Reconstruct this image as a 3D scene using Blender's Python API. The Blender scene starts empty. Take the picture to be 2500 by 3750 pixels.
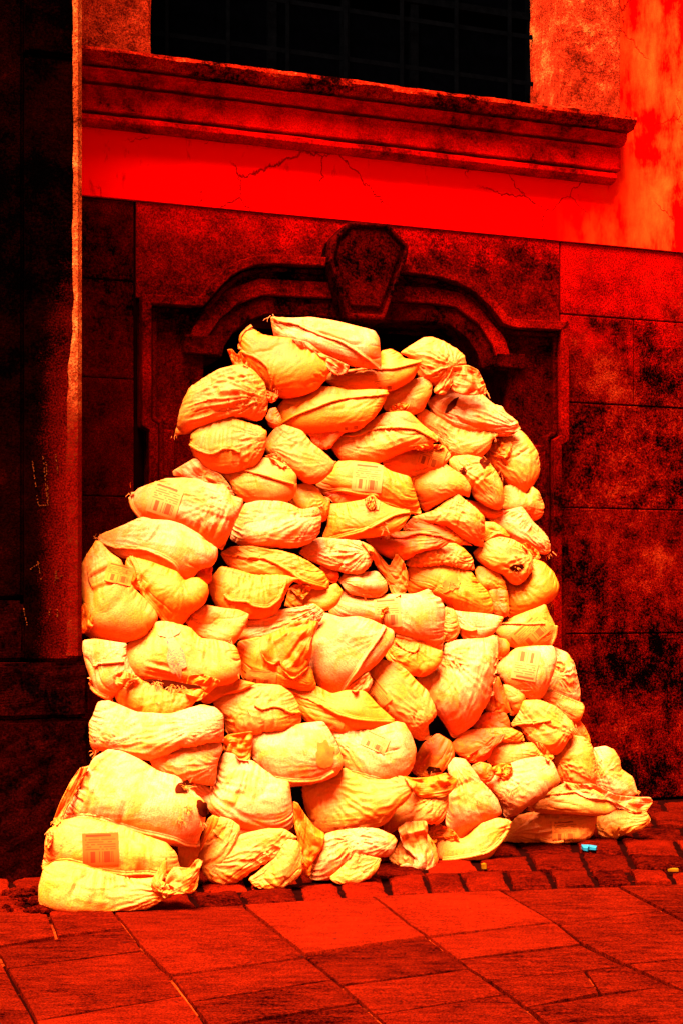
import bpy, bmesh, math, random
import numpy as np
from mathutils import Vector, noise as mnoise
from mathutils.bvhtree import BVHTree

# ------------------------------------------------------------------ camera, sky, sun, exposure
scene = bpy.context.scene
COL = scene.collection
EYE, FPX, CU, HOR = 1.45, 5208.0, 1250.0, 2200.0      # eye height, focal length and horizon in photo pixels
cam_d = bpy.data.cameras.new("camera")
cam_d.sensor_fit = 'VERTICAL'; cam_d.sensor_height = 36.0; cam_d.sensor_width = 24.0
cam_d.lens = 50.0; cam_d.shift_y = (HOR - 1875.0) / 3750.0
cam_d.clip_start = 0.1; cam_d.clip_end = 500.0
cam = bpy.data.objects.new("camera", cam_d); COL.objects.link(cam)
cam.location = (0, 0, EYE); cam.rotation_euler = (math.radians(90), 0, 0)
scene.camera = cam

SUN_EL, SUN_AZ = 70.0, 207.0           # degrees; azimuth measured clockwise from +Y: the light comes from behind the camera
world = bpy.data.worlds.new("World"); scene.world = world; world.use_nodes = True
wn = world.node_tree.nodes; wl = world.node_tree.links
bg = wn["Background"]; bg.inputs["Strength"].default_value = 0.05
sky = wn.new("ShaderNodeTexSky"); sky.sky_type = 'NISHITA'; sky.sun_disc = False
sky.sun_elevation = math.radians(SUN_EL); sky.sun_rotation = math.radians(SUN_AZ)
sky.air_density = 1.0; sky.dust_density = 2.0; sky.ozone_density = 0.4
tint = wn.new("ShaderNodeMix"); tint.data_type = 'RGBA'; tint.blend_type = 'MULTIPLY'      # added to dim and redden the sky fill, so shaded sides go deeper
tint.inputs[0].default_value = 1.0; tint.inputs[7].default_value = (0.72, 0.25, 0.08, 1)
wl.new(sky.outputs[0], tint.inputs[6]); wl.new(tint.outputs[2], bg.inputs[0])
sun_d = bpy.data.lights.new("sun", 'SUN'); sun_d.energy = 5.0; sun_d.angle = math.radians(32)
sun_d.color = (1.0, 0.93, 0.82)
sun = bpy.data.objects.new("sun", sun_d); COL.objects.link(sun)
_az, _el = math.radians(SUN_AZ), math.radians(SUN_EL)
_dir = Vector((math.sin(_az) * math.cos(_el), math.cos(_az) * math.cos(_el), math.sin(_el)))
sun.rotation_euler = _dir.to_track_quat('Z', 'Y').to_euler()
vs = scene.view_settings
vs.view_transform = 'Standard'; vs.look = 'None'; vs.gamma = 1.0; vs.use_curve_mapping = False
vs.exposure = 3.0
scene.cycles.max_bounces = 6; scene.cycles.diffuse_bounces = 1
rnd = random.Random(7)

# ------------------------------------------------------------------ geometry of the view: the facade plane
WD = Vector((0.942, 0.3354)).normalized()     # along the facade, to the right
NV = Vector((WD.y, -WD.x))                    # out of the facade, to the street
P0 = Vector((2.41, 10.46))
WALL_ANG = math.atan2(WD.y, WD.x)

def wp(u, v, d=0.0):
    """photo pixel -> (s, z) on the plane d metres in front of the facade"""
    k = (u - CU) / FPX
    p = P0 + NV * d
    t = (k * p.y - p.x) / (WD.x - k * WD.y)
    Y = p.y + t * WD.y
    return t, EYE - (v - HOR) / FPX * Y

def gp(u, v, z=0.0):
    Y = (EYE - z) * FPX / (v - HOR)
    return Vector(((u - CU) / FPX * Y, Y, z))

def wall_dist(x, y):
    return (x - P0.x) * NV.x + (y - P0.y) * NV.y

def wall_s(x, y):
    return (x - P0.x) * WD.x + (y - P0.y) * WD.y

# ------------------------------------------------------------------ objects
def tag(o, label=None, cat=None, group=None, kind=None):
    if label: o["label"] = label
    if cat: o["category"] = cat
    if group: o["group"] = group
    if kind: o["kind"] = kind
    return o

def empty(name, loc=(0, 0, 0), rz=0.0, parent=None):
    o = bpy.data.objects.new(name, None); COL.objects.link(o)
    o.empty_display_size = 0.1
    if parent: o.parent = parent
    o.location = loc; o.rotation_euler = (0, 0, rz)
    return o

def link_mesh(name, me, mat, parent=None, smooth=False):
    o = bpy.data.objects.new(name, me); COL.objects.link(o)
    if mat: me.materials.append(mat)
    if smooth:
        me.polygons.foreach_set("use_smooth", [True] * len(me.polygons))
    if parent: o.parent = parent
    return o

def bm_obj(name, bm, mat, parent=None, smooth=False, bevel=0.0, segs=2):
    bmesh.ops.recalc_face_normals(bm, faces=bm.faces)
    me = bpy.data.meshes.new(name); bm.to_mesh(me); bm.free()
    o = link_mesh(name, me, mat, parent, smooth)
    if bevel:
        m = o.modifiers.new("bevel", 'BEVEL'); m.width = bevel; m.segments = segs
        m.limit_method = 'ANGLE'; m.angle_limit = math.radians(40)
    return o

def box(bm, s0, s1, d0, d1, z0, z1):
    """box in facade coordinates: s along, d out of the wall, z up (local y = -d)"""
    vs_ = [bm.verts.new((s, -d, z)) for s in (s0, s1) for d in (d0, d1) for z in (z0, z1)]
    for f in ((0, 1, 3, 2), (4, 6, 7, 5), (0, 4, 5, 1), (2, 3, 7, 6), (0, 2, 6, 4), (1, 5, 7, 3)):
        bm.faces.new([vs_[i] for i in f])

def prism(bm, pts, d0, d1):
    """polygon of (s, z) extruded from depth d0 to d1"""
    a = [bm.verts.new((p[0], -d0, p[1])) for p in pts]
    b = [bm.verts.new((p[0], -d1, p[1])) for p in pts]
    n = len(pts)
    bm.faces.new(a); bm.faces.new(b)
    for i in range(n):
        j = (i + 1) % n
        bm.faces.new((a[i], a[j], b[j], b[i]))

def quad_strip(bm, A, B, d0, d1):
    """solid band between two open (s, z) polylines of equal length"""
    for i in range(len(A) - 1):
        pts = [A[i], A[i + 1], B[i + 1], B[i]]
        f = [bm.verts.new((p[0], -d1, p[1])) for p in pts]
        k = [bm.verts.new((p[0], -d0, p[1])) for p in pts]
        bm.faces.new(f)
        for (p, q) in ((0, 1), (2, 3)):
            bm.faces.new((f[p], f[q], k[q], k[p]))
        if i == 0: bm.faces.new((f[3], f[0], k[0], k[3]))
        if i == len(A) - 2: bm.faces.new((f[1], f[2], k[2], k[1]))
    bmesh.ops.remove_doubles(bm, verts=bm.verts, dist=1e-4)

def offset_line(P, w):
    out = []
    P = [Vector(p) for p in P]
    for i, p in enumerate(P):
        a = (p - P[i - 1]).normalized() if i else (P[1] - p).normalized()
        b = (P[i + 1] - p).normalized() if i < len(P) - 1 else a
        na, nb = Vector((a.y, -a.x)), Vector((b.y, -b.x))
        m = (na + nb)
        if m.length < 1e-4: m = na
        m.normalize()
        c = max(0.5, m.dot(na))
        out.append(tuple(p + m * (w / c)))
    return out

def sweep(bm, prof, s0, s1, n, jit=0.0, seed=0.0, end=True):
    """profile of (d, z) swept along s, the arrises worn by noise"""
    rows = []
    for i in range(n + 1):
        s = s0 + (s1 - s0) * i / n
        row = []
        for k, (d, z) in enumerate(prof):
            q = Vector((s * 5.0 + seed, k * 3.7, 0.3)); q2 = Vector((s * 22 + seed, k * 9.1, 5.0))
            j = (mnoise.noise(q) + 0.6 * mnoise.noise(q2)) * jit
            row.append(bm.verts.new((s, -(d + (j if d > 0.02 else 0)), z + 0.6 * j)))
        rows.append(row)
    for i in range(n):
        for k in range(len(prof) - 1):
            bm.faces.new((rows[i][k], rows[i + 1][k], rows[i + 1][k + 1], rows[i][k + 1]))
    if end:
        bm.faces.new(rows[0]); bm.faces.new(rows[-1])

# ------------------------------------------------------------------ materials
def new_mat(name):
    m = bpy.data.materials.new(name); m.use_nodes = True
    nt = m.node_tree
    return m, nt, nt.nodes["Principled BSDF"]

def nd(nt, t, **kw):
    n = nt.nodes.new(t)
    for k, v in kw.items():
        if k in n.inputs: n.inputs[k].default_value = v
        else: setattr(n, k, v)
    return n

def noise_tex(nt, coord, scale, detail=4.0, rough=0.6, dist=0.0):
    n = nt.nodes.new("ShaderNodeTexNoise")
    n.inputs["Scale"].default_value = scale; n.inputs["Detail"].default_value = detail
    n.inputs["Roughness"].default_value = rough; n.inputs["Distortion"].default_value = dist
    nt.links.new(coord, n.inputs["Vector"])
    return n.outputs["Fac"]

def ramp(nt, fac, stops):
    r = nt.nodes.new("ShaderNodeValToRGB")
    e = r.color_ramp.elements
    while len(e) < len(stops): e.new(0.5)
    for i, (p, c) in enumerate(stops):
        e[i].position = p
        e[i].color = (c[0], c[1], c[2], 1) if not isinstance(c, (int, float)) else (c, c, c, 1)
    nt.links.new(fac, r.inputs[0])
    return r.outputs[0]

def mix(nt, fac, a, b, mode='MIX'):
    m = nt.nodes.new("ShaderNodeMix"); m.data_type = 'RGBA'; m.blend_type = mode
    for sock, val in ((0, fac), (6, a), (7, b)):
        if isinstance(val, (int, float)): m.inputs[sock].default_value = val
        elif isinstance(val, tuple): m.inputs[sock].default_value = (val[0], val[1], val[2], 1)
        else: nt.links.new(val, m.inputs[sock])
    return m.outputs[2]

def math_n(nt, op, a, b=None):
    m = nt.nodes.new("ShaderNodeMath"); m.operation = op
    for i, v in enumerate((a, b)):
        if v is None: continue
        if isinstance(v, (int, float)): m.inputs[i].default_value = v
        else: nt.links.new(v, m.inputs[i])
    return m.outputs[0]

def bump(nt, bsdf, height, strength, dist, prev=None):
    b = nt.nodes.new("ShaderNodeBump")
    b.inputs["Strength"].default_value = strength; b.inputs["Distance"].default_value = dist
    nt.links.new(height, b.inputs["Height"])
    if prev is not None: nt.links.new(prev, b.inputs["Normal"])
    nt.links.new(b.outputs[0], bsdf.inputs["Normal"])
    return b.outputs[0]

def coords(nt, scale=(1, 1, 1), loc=(0, 0, 0), src="Object"):
    tc = nt.nodes.new("ShaderNodeTexCoord")
    mp = nt.nodes.new("ShaderNodeMapping")
    mp.inputs["Scale"].default_value = scale; mp.inputs["Location"].default_value = loc
    nt.links.new(tc.outputs[src], mp.inputs["Vector"])
    return mp.outputs[0]

def stone_mat(name, dark, mid, light, soot_lo=0.45, soot_hi=0.6, scale=1.0, streak=1.0, grain=1.0, seed=0.0):
    m, nt, b = new_mat(name)
    c = coords(nt, (1, 1, streak), (seed, seed * 1.7, 0))
    c2 = coords(nt, (1, 1, 1), (seed, 0, seed))
    big = noise_tex(nt, c, 1.1 * scale, 5, 0.62, 0.3)
    med = noise_tex(nt, c2, 6.5 * scale, 6, 0.72)
    fine = noise_tex(nt, c2, 62.0, 4, 0.75)
    vfine = noise_tex(nt, c2, 125.0, 3, 0.75)
    a = math_n(nt, 'ADD', math_n(nt, 'MULTIPLY', big, 0.55), math_n(nt, 'MULTIPLY', med, 0.45))
    a = math_n(nt, 'ADD', a, math_n(nt, 'MULTIPLY', math_n(nt, 'SUBTRACT', fine, 0.5), 0.32 * grain))
    col = ramp(nt, a, [(0.0, dark), (soot_lo, dark), (soot_hi, mid), (min(0.98, soot_hi + 0.2), light)])
    sp = ramp(nt, vfine, [(0.38, 0.12), (0.58, 1.0)])
    col = mix(nt, 0.8 * grain if grain < 1.25 else 1.0, col, sp, 'MULTIPLY')
    nt.links.new(col, b.inputs["Base Color"])
    b.inputs["Roughness"].default_value = 0.93
    b.inputs["Specular IOR Level"].default_value = 0.0
    n1 = bump(nt, b, med, 0.5, 0.02)
    n2 = bump(nt, b, fine, 0.9 * grain, 0.012, n1)
    bump(nt, b, vfine, 0.7 * grain, 0.004, n2)
    return m

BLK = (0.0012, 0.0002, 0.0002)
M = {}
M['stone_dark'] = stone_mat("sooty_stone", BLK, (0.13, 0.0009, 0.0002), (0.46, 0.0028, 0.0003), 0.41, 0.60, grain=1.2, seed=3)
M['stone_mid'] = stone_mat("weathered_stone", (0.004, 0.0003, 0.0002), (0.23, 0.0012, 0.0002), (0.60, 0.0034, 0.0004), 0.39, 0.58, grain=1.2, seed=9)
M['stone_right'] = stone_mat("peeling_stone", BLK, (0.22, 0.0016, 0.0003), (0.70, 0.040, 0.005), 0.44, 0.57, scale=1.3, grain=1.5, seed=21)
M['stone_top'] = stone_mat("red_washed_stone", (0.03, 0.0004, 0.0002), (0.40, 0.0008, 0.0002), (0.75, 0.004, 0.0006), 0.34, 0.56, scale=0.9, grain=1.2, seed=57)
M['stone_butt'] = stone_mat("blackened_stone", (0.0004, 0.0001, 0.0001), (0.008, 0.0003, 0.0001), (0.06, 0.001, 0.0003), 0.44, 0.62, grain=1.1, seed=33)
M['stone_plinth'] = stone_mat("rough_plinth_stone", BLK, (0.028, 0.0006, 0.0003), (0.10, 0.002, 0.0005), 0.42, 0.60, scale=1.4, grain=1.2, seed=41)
M['stone_edge'] = stone_mat("light_painted_stone", (0.05, 0.0012, 0.0005), (0.62, 0.06, 0.008), (0.88, 0.28, 0.045), 0.34, 0.54, scale=2.0, grain=1.2, seed=5)  # light on the pier's chamfer, painted in as a paler stone colour
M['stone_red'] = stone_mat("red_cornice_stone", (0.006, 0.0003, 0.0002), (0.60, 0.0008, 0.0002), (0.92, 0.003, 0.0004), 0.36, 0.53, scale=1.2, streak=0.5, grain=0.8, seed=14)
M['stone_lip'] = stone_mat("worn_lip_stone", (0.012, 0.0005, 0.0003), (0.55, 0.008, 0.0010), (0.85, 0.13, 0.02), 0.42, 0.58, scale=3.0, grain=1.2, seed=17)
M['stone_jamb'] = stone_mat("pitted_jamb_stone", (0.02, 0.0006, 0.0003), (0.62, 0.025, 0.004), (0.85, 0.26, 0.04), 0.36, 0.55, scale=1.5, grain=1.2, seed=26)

def soot_overlay(m, bare, x0, x1, z0, z1, wob=0.35, lo=0.30, hi=0.95):
    # soot lies over the stone; low down towards the corner it has been rubbed off to the bare red
    nt = m.node_tree; b = nt.nodes["Principled BSDF"]
    old = b.inputs["Base Color"].links[0].from_socket
    c = coords(nt); sep = nt.nodes.new("ShaderNodeSeparateXYZ"); nt.links.new(c, sep.inputs[0])
    def rng(sock, a, b_):
        r = nt.nodes.new("ShaderNodeMapRange"); r.inputs[1].default_value = a; r.inputs[2].default_value = b_
        nt.links.new(sock, r.inputs[0]); return r.outputs[0]
    n = noise_tex(nt, c, 4.0, 6, 0.7); f = noise_tex(nt, c, 120.0, 3, 0.7)
    k = math_n(nt, 'MULTIPLY', rng(sep.outputs[0], x0, x1), rng(sep.outputs[2], z1, z0))
    k = math_n(nt, 'ADD', k, math_n(nt, 'MULTIPLY', math_n(nt, 'SUBTRACT', n, 0.5), wob * 3))
    k = math_n(nt, 'ADD', k, math_n(nt, 'MULTIPLY', math_n(nt, 'SUBTRACT', f, 0.5), 1.1))
    k = ramp(nt, k, [(lo, 0.0), (hi, 1.0)])
    bare = mix(nt, 1.0, bare, ramp(nt, f, [(0.38, 0.15), (0.56, 1.0)]), 'MULTIPLY')
    nt.links.new(mix(nt, k, old, bare), b.inputs["Base Color"])
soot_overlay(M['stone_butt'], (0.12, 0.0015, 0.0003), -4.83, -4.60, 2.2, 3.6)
soot_overlay(M['stone_edge'], (0.13, 0.0015, 0.0003), -5.2, -4.9, 2.2, 3.3, 0.3)  # the arris's painted light gives way to dark red low down
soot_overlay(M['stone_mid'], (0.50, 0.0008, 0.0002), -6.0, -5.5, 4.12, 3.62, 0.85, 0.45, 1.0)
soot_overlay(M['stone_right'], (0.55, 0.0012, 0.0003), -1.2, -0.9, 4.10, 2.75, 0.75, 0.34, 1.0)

def plaster_mat():
    m, nt, b = new_mat("red_plaster")
    c = coords(nt)
    cs = coords(nt, (1, 1, 0.35))
    big = noise_tex(nt, c, 1.3, 5, 0.6, 0.4)
    med = noise_tex(nt, cs, 5.0, 6, 0.7)
    fine = noise_tex(nt, c, 90.0, 4, 0.7)
    sep = nt.nodes.new("ShaderNodeSeparateXYZ"); nt.links.new(c, sep.inputs[0])
    # the bare, faded limewash lies to the right of the window (local x along the facade)
    right = nt.nodes.new("ShaderNodeMapRange")
    right.inputs[1].default_value = -0.95; right.inputs[2].default_value = 0.15
    nt.links.new(sep.outputs[0], right.inputs[0])
    pat = math_n(nt, 'MULTIPLY', ramp(nt, math_n(nt, 'ADD', math_n(nt, 'MULTIPLY', big, 0.5), math_n(nt, 'MULTIPLY', med, 0.5)), [(0.46, 0.0), (0.66, 1.0)]), right.outputs[0])
    col = mix(nt, pat, (0.90, 0.0003, 0.0001), (0.90, 0.10, 0.008))
    col = mix(nt, math_n(nt, 'MULTIPLY', ramp(nt, med, [(0.26, 1.0), (0.40, 0.0)]), 0.85), col, (0.07, 0.0006, 0.0003))
    # hairline cracks in a few places only
    vor = nt.nodes.new("ShaderNodeTexVoronoi"); vor.feature = 'DISTANCE_TO_EDGE'; vor.inputs["Scale"].default_value = 1.7
    wob = noise_tex(nt, c, 7.0, 4, 0.6)
    vm = nt.nodes.new("ShaderNodeVectorMath"); vm.operation = 'ADD'
    nt.links.new(c, vm.inputs[0])
    sc = nt.nodes.new("ShaderNodeVectorMath"); sc.operation = 'SCALE'; sc.inputs[3].default_value = 0.22
    cmb = nt.nodes.new("ShaderNodeCombineXYZ"); nt.links.new(wob, cmb.inputs[0]); nt.links.new(med, cmb.inputs[2])
    nt.links.new(cmb.outputs[0], sc.inputs[0]); nt.links.new(sc.outputs[0], vm.inputs[1]); nt.links.new(vm.outputs[0], vor.inputs["Vector"])
    crack = ramp(nt, vor.outputs["Distance"], [(0.0, 1.0), (0.010, 0.0)])
    cm = ramp(nt, noise_tex(nt, coords(nt, loc=(4, 2, 7)), 1.6, 2, 0.5), [(0.46, 0.0), (0.54, 1.0)])
    cf = math_n(nt, 'MULTIPLY', crack, cm)
    col = mix(nt, math_n(nt, 'MULTIPLY', cf, 0.85), col, (0.012, 0.0004, 0.0003))
    nt.links.new(col, b.inputs["Base Color"])
    b.inputs["Roughness"].default_value = 0.9; b.inputs["Specular IOR Level"].default_value = 0.0
    n1 = bump(nt, b, med, 0.3, 0.01)
    n2 = bump(nt, b, fine, 0.35, 0.003, n1)
    bump(nt, b, math_n(nt, 'MULTIPLY', cf, -1.0), 0.8, 0.006, n2)
    return m
M['plaster'] = plaster_mat()

def flat_mat(name, col, rough=0.9, spec=0.1, metal=0.0):
    m, nt, b = new_mat(name)
    c = coords(nt)
    n = noise_tex(nt, c, 14.0, 5, 0.7)
    k = ramp(nt, n, [(0.3, (col[0] * .5, col[1] * .5, col[2] * .5)), (0.7, (col[0] * 1.4, col[1] * 1.4, col[2] * 1.4))])
    nt.links.new(k, b.inputs["Base Color"])
    b.inputs["Roughness"].default_value = rough; b.inputs["Specular IOR Level"].default_value = spec
    b.inputs["Metallic"].default_value = metal
    bump(nt, b, n, 0.3, 0.004)
    return m
M['glass'] = flat_mat("dusty_dark_glass", (0.0002, 0.0002, 0.0003), 0.9, 0.0)
M['iron'] = flat_mat("black_iron", (0.0006, 0.0006, 0.0007), 0.9, 0.0)
M['door'] = flat_mat("black_door_paint", (0.0012, 0.0004, 0.0004), 0.9, 0.0)
M['mortar'] = flat_mat("dark_mortar", (0.006, 0.0004, 0.0002), 0.98, 0.0)

def paving_mat(name, lo, hi, spread=0.9, sc=1.0):
    m, nt, b = new_mat(name)
    at = nt.nodes.new("ShaderNodeAttribute"); at.attribute_name = "tone"
    c = coords(nt, (0.8, 3.0, 1.0))
    c1 = coords(nt)
    big = noise_tex(nt, c1, 1.7 * sc, 5, 0.6, 0.4)
    med = noise_tex(nt, c, 8.0 * sc, 6, 0.72)
    fine = noise_tex(nt, c1, 75.0, 5, 0.75)
    pit = noise_tex(nt, c1, 21.0 * sc, 3, 0.6)
    a = math_n(nt, 'ADD', math_n(nt, 'MULTIPLY', big, 0.30), math_n(nt, 'MULTIPLY', med, 0.45))
    a = math_n(nt, 'ADD', a, math_n(nt, 'MULTIPLY', fine, 0.25))
    a = math_n(nt, 'ADD', a, math_n(nt, 'MULTIPLY', math_n(nt, 'SUBTRACT', fine, 0.5), 0.25))
    a = math_n(nt, 'ADD', a, math_n(nt, 'MULTIPLY', math_n(nt, 'SUBTRACT', at.outputs["Fac"], 0.5), 0.26 * spread))
    col = ramp(nt, a, [(0.30, lo), (0.52, tuple((lo[i] + hi[i]) * .5 for i in range(3))), (0.72, hi)])
    col = mix(nt, 1.0, col, ramp(nt, noise_tex(nt, c1, 140.0, 3, 0.75), [(0.36, 0.25), (0.56, 1.0)]), 'MULTIPLY')
    col = mix(nt, math_n(nt, 'MULTIPLY', ramp(nt, pit, [(0.26, 1.0), (0.36, 0.0)]), 0.8), col, (0.012, 0.001, 0.0006))
    nt.links.new(col, b.inputs["Base Color"])
    b.inputs["Roughness"].default_value = 0.85; b.inputs["Specular IOR Level"].default_value = 0.0
    n1 = bump(nt, b, med, 0.5, 0.012)
    n2 = bump(nt, b, pit, 0.35, 0.012, n1)
    bump(nt, b, fine, 0.6, 0.004, n2)
    return m
M['slab'] = paving_mat("red_paving_stone", (0.005, 0.0001, 0.0001), (0.20, 0.0052, 0.0005))
M['sett'] = paving_mat("cobble_stone", (0.005, 0.0001, 0.0001), (0.19, 0.0042, 0.0004), 1.0, 2.2)

def sack_mat(name, transl=0.0, stain=0.55):
    m, nt, b = new_mat(name)
    oi = nt.nodes.new("ShaderNodeObjectInfo")
    tc = nt.nodes.new("ShaderNodeTexCoord")
    off = nt.nodes.new("ShaderNodeVectorMath"); off.operation = 'ADD'
    rv = nt.nodes.new("ShaderNodeCombineXYZ")
    r50 = math_n(nt, 'MULTIPLY', oi.outputs["Random"], 50.0)
    for i in range(3): nt.links.new(r50, rv.inputs[i])
    nt.links.new(tc.outputs["Object"], off.inputs[0]); nt.links.new(rv.outputs[0], off.inputs[1])
    c = off.outputs[0]
    big = noise_tex(nt, c, 4.2, 4, 0.6, 0.5)
    med = noise_tex(nt, c, 17.0, 5, 0.7)
    fine = noise_tex(nt, c, 120.0, 3, 0.7)
    spk = noise_tex(nt, c, 46.0, 2, 0.5)
    uvm = nt.nodes.new("ShaderNodeMapping"); uvm.inputs["Scale"].default_value = (150, 26, 1)
    nt.links.new(tc.outputs["UV"], uvm.inputs["Vector"])
    thread = noise_tex(nt, uvm.outputs[0], 1.0, 3, 0.6)
    dirt = mix(nt, 0.60, oi.outputs["Color"], (0.90, 0.060, 0.001), 'MIX')
    col = mix(nt, math_n(nt, 'MULTIPLY', ramp(nt, big, [(0.47, 0.0), (0.60, 1.0)]), stain), oi.outputs["Color"], dirt)
    col = mix(nt, math_n(nt, 'MULTIPLY', ramp(nt, noise_tex(nt, c, 7.3, 4, 0.65, 0.4), [(0.46, 0.0), (0.58, 1.0)]), 0.75), col, (0.95, 0.155, 0.0012))
    col = mix(nt, math_n(nt, 'MULTIPLY', ramp(nt, med, [(0.50, 0.0), (0.72, 1.0)]), 0.40), col, dirt)
    col = mix(nt, math_n(nt, 'MULTIPLY', ramp(nt, thread, [(0.38, 1.0), (0.52, 0.0)]), 0.40), col, (0.85, 0.080, 0.003))
    col = mix(nt, math_n(nt, 'MULTIPLY', ramp(nt, fine, [(0.36, 1.0), (0.52, 0.0)]), 0.55), col, (0.85, 0.055, 0.002))
    col = mix(nt, ramp(nt, spk, [(0.225, 0.8), (0.255, 0.0)]), col, (0.10, 0.01, 0.002))
    nt.links.new(col, b.inputs["Base Color"])
    b.inputs["Roughness"].default_value = 0.55; b.inputs["Specular IOR Level"].default_value = 0.12
    # creases of the cloth: ridged folds running with and across the weave
    def folds(sx, sy, seed):
        mp = nt.nodes.new("ShaderNodeMapping"); mp.inputs["Scale"].default_value = (sx, sy, 1)
        nt.links.new(tc.outputs["UV"], mp.inputs["Vector"])
        ad = nt.nodes.new("ShaderNodeVectorMath"); ad.operation = 'ADD'
        nt.links.new(mp.outputs[0], ad.inputs[0]); nt.links.new(rv.outputs[0], ad.inputs[1])
        n = nt.nodes.new("ShaderNodeTexNoise"); n.noise_type = 'RIDGED_MULTIFRACTAL'
        n.inputs["Scale"].default_value = 1.0; n.inputs["Detail"].default_value = 2.0; n.inputs["Roughness"].default_value = 0.4
        n.inputs["Distortion"].default_value = 0.7; n.inputs["Offset"].default_value = 0.9; n.inputs["Gain"].default_value = 1.0
        nt.links.new(ad.outputs[0], n.inputs["Vector"])
        return n.outputs["Fac"]
    where = ramp(nt, noise_tex(nt, c, 3.1, 3, 0.5, 0.3), [(0.40, 0.0), (0.60, 1.0)])
    fo = mix(nt, where, folds(14.0, 5.0, 0), folds(5.0, 15.0, 3))
    calm = ramp(nt, noise_tex(nt, c, 5.3, 3, 0.5, 0.3), [(0.42, 0.12), (0.62, 1.0)])
    n00 = bump(nt, b, math_n(nt, 'MULTIPLY', fo, calm), 0.12, 0.010)
    n0 = bump(nt, b, med, 0.22, 0.008, n00)
    n1 = bump(nt, b, thread, 0.35, 0.003, n0)
    bump(nt, b, fine, 0.75, 0.004, n1)
    if transl:
        tr = nt.nodes.new("ShaderNodeBsdfTranslucent"); nt.links.new(col, tr.inputs[0])
        mx = nt.nodes.new("ShaderNodeMixShader"); mx.inputs[0].default_value = transl
        nt.links.new(b.outputs[0], mx.inputs[1]); nt.links.new(tr.outputs[0], mx.inputs[2])
        nt.links.new(mx.outputs[0], nt.nodes["Material Output"].inputs[0])
    return m
M['sack'] = sack_mat("woven_sack")
M['flap'] = sack_mat("thin_sack_cloth", 0.22, 0.35)
M['seam'] = sack_mat("folded_seam", 0.0, 0.3)

def label_mat(name, paper, ink, amount=1.0):
    """a printed label: heading, rows of small print above, a bar code below (uv 0..1)"""
    m, nt, b = new_mat(name)
    tc = nt.nodes.new("ShaderNodeTexCoord")
    sep = nt.nodes.new("ShaderNodeSeparateXYZ"); nt.links.new(tc.outputs["UV"], sep.inputs[0])
    u, v = sep.outputs[0], sep.outputs[1]
    def between(x, lo, hi):
        return math_n(nt, 'MULTIPLY', math_n(nt, 'GREATER_THAN', x, lo), math_n(nt, 'LESS_THAN', x, hi))
    def white(sc, src):
        w = nt.nodes.new("ShaderNodeTexWhiteNoise"); w.noise_dimensions = '2D'
        mp = nt.nodes.new("ShaderNodeVectorMath"); mp.operation = 'MULTIPLY'; mp.inputs[1].default_value = (sc[0], sc[1], 0)
        fl = nt.nodes.new("ShaderNodeVectorMath"); fl.operation = 'FLOOR'
        nt.links.new(tc.outputs["UV"], mp.inputs[0]); nt.links.new(mp.outputs[0], fl.inputs[0]); nt.links.new(fl.outputs[0], w.inputs["Vector"])
        return w.outputs["Value"]
    bars = math_n(nt, 'MULTIPLY', math_n(nt, 'GREATER_THAN', white((46, 0.0), u), 0.5), math_n(nt, 'MULTIPLY', between(v, 0.08, 0.42), between(u, 0.12, 0.86)))
    rowpos = math_n(nt, 'FRACT', math_n(nt, 'MULTIPLY', v, 13.0))
    rows = math_n(nt, 'MULTIPLY', math_n(nt, 'LESS_THAN', rowpos, 0.55), math_n(nt, 'GREATER_THAN', white((17, 13.0), u), 0.30))
    rows = math_n(nt, 'MULTIPLY', rows, math_n(nt, 'MULTIPLY', between(v, 0.47, 0.86), between(u, 0.08, 0.92)))
    head = math_n(nt, 'MULTIPLY', between(v, 0.88, 0.95), between(u, 0.10, 0.80))
    ink_f = math_n(nt, 'MINIMUM', math_n(nt, 'ADD', math_n(nt, 'ADD', bars, math_n(nt, 'MULTIPLY', rows, 0.7)), head), 1.0)
    col = mix(nt, math_n(nt, 'MULTIPLY', ink_f, amount), paper, ink)
    nt.links.new(col, b.inputs["Base Color"]); b.inputs["Roughness"].default_value = 0.8; b.inputs["Specular IOR Level"].default_value = 0.02
    return m
M['label'] = label_mat("printed_label", (0.95, 0.17, 0.03), (0.10, 0.006, 0.001), 0.75)
M['print'] = label_mat("printed_ink_panel", (0.92, 0.14, 0.012), (0.10, 0.006, 0.001), 0.7)
M['stamp'] = label_mat("red_stamp_label", (0.70, 0.040, 0.003), (0.25, 0.003, 0.0005), 0.7)

M['hole'] = flat_mat("dark_tear", (0.05, 0.003, 0.0005), 0.95, 0.0)
M['stain'] = flat_mat("brown_stained_cloth", (0.70, 0.09, 0.003), 0.8, 0.1)
def weave_mat():
    m, nt, b = new_mat("threadbare_weave")
    tc = nt.nodes.new("ShaderNodeTexCoord")
    mp = nt.nodes.new("ShaderNodeMapping"); mp.inputs["Scale"].default_value = (3, 26, 1); nt.links.new(tc.outputs["UV"], mp.inputs["Vector"])
    n = noise_tex(nt, mp.outputs[0], 2.0, 4, 0.7)
    nt.links.new(ramp(nt, n, [(0.42, (0.10, 0.007, 0.001)), (0.52, (0.94, 0.17, 0.015))]), b.inputs["Base Color"])
    b.inputs["Roughness"].default_value = 0.8
    bump(nt, b, n, 0.6, 0.004)
    return m
M['weave'] = weave_mat()

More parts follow.
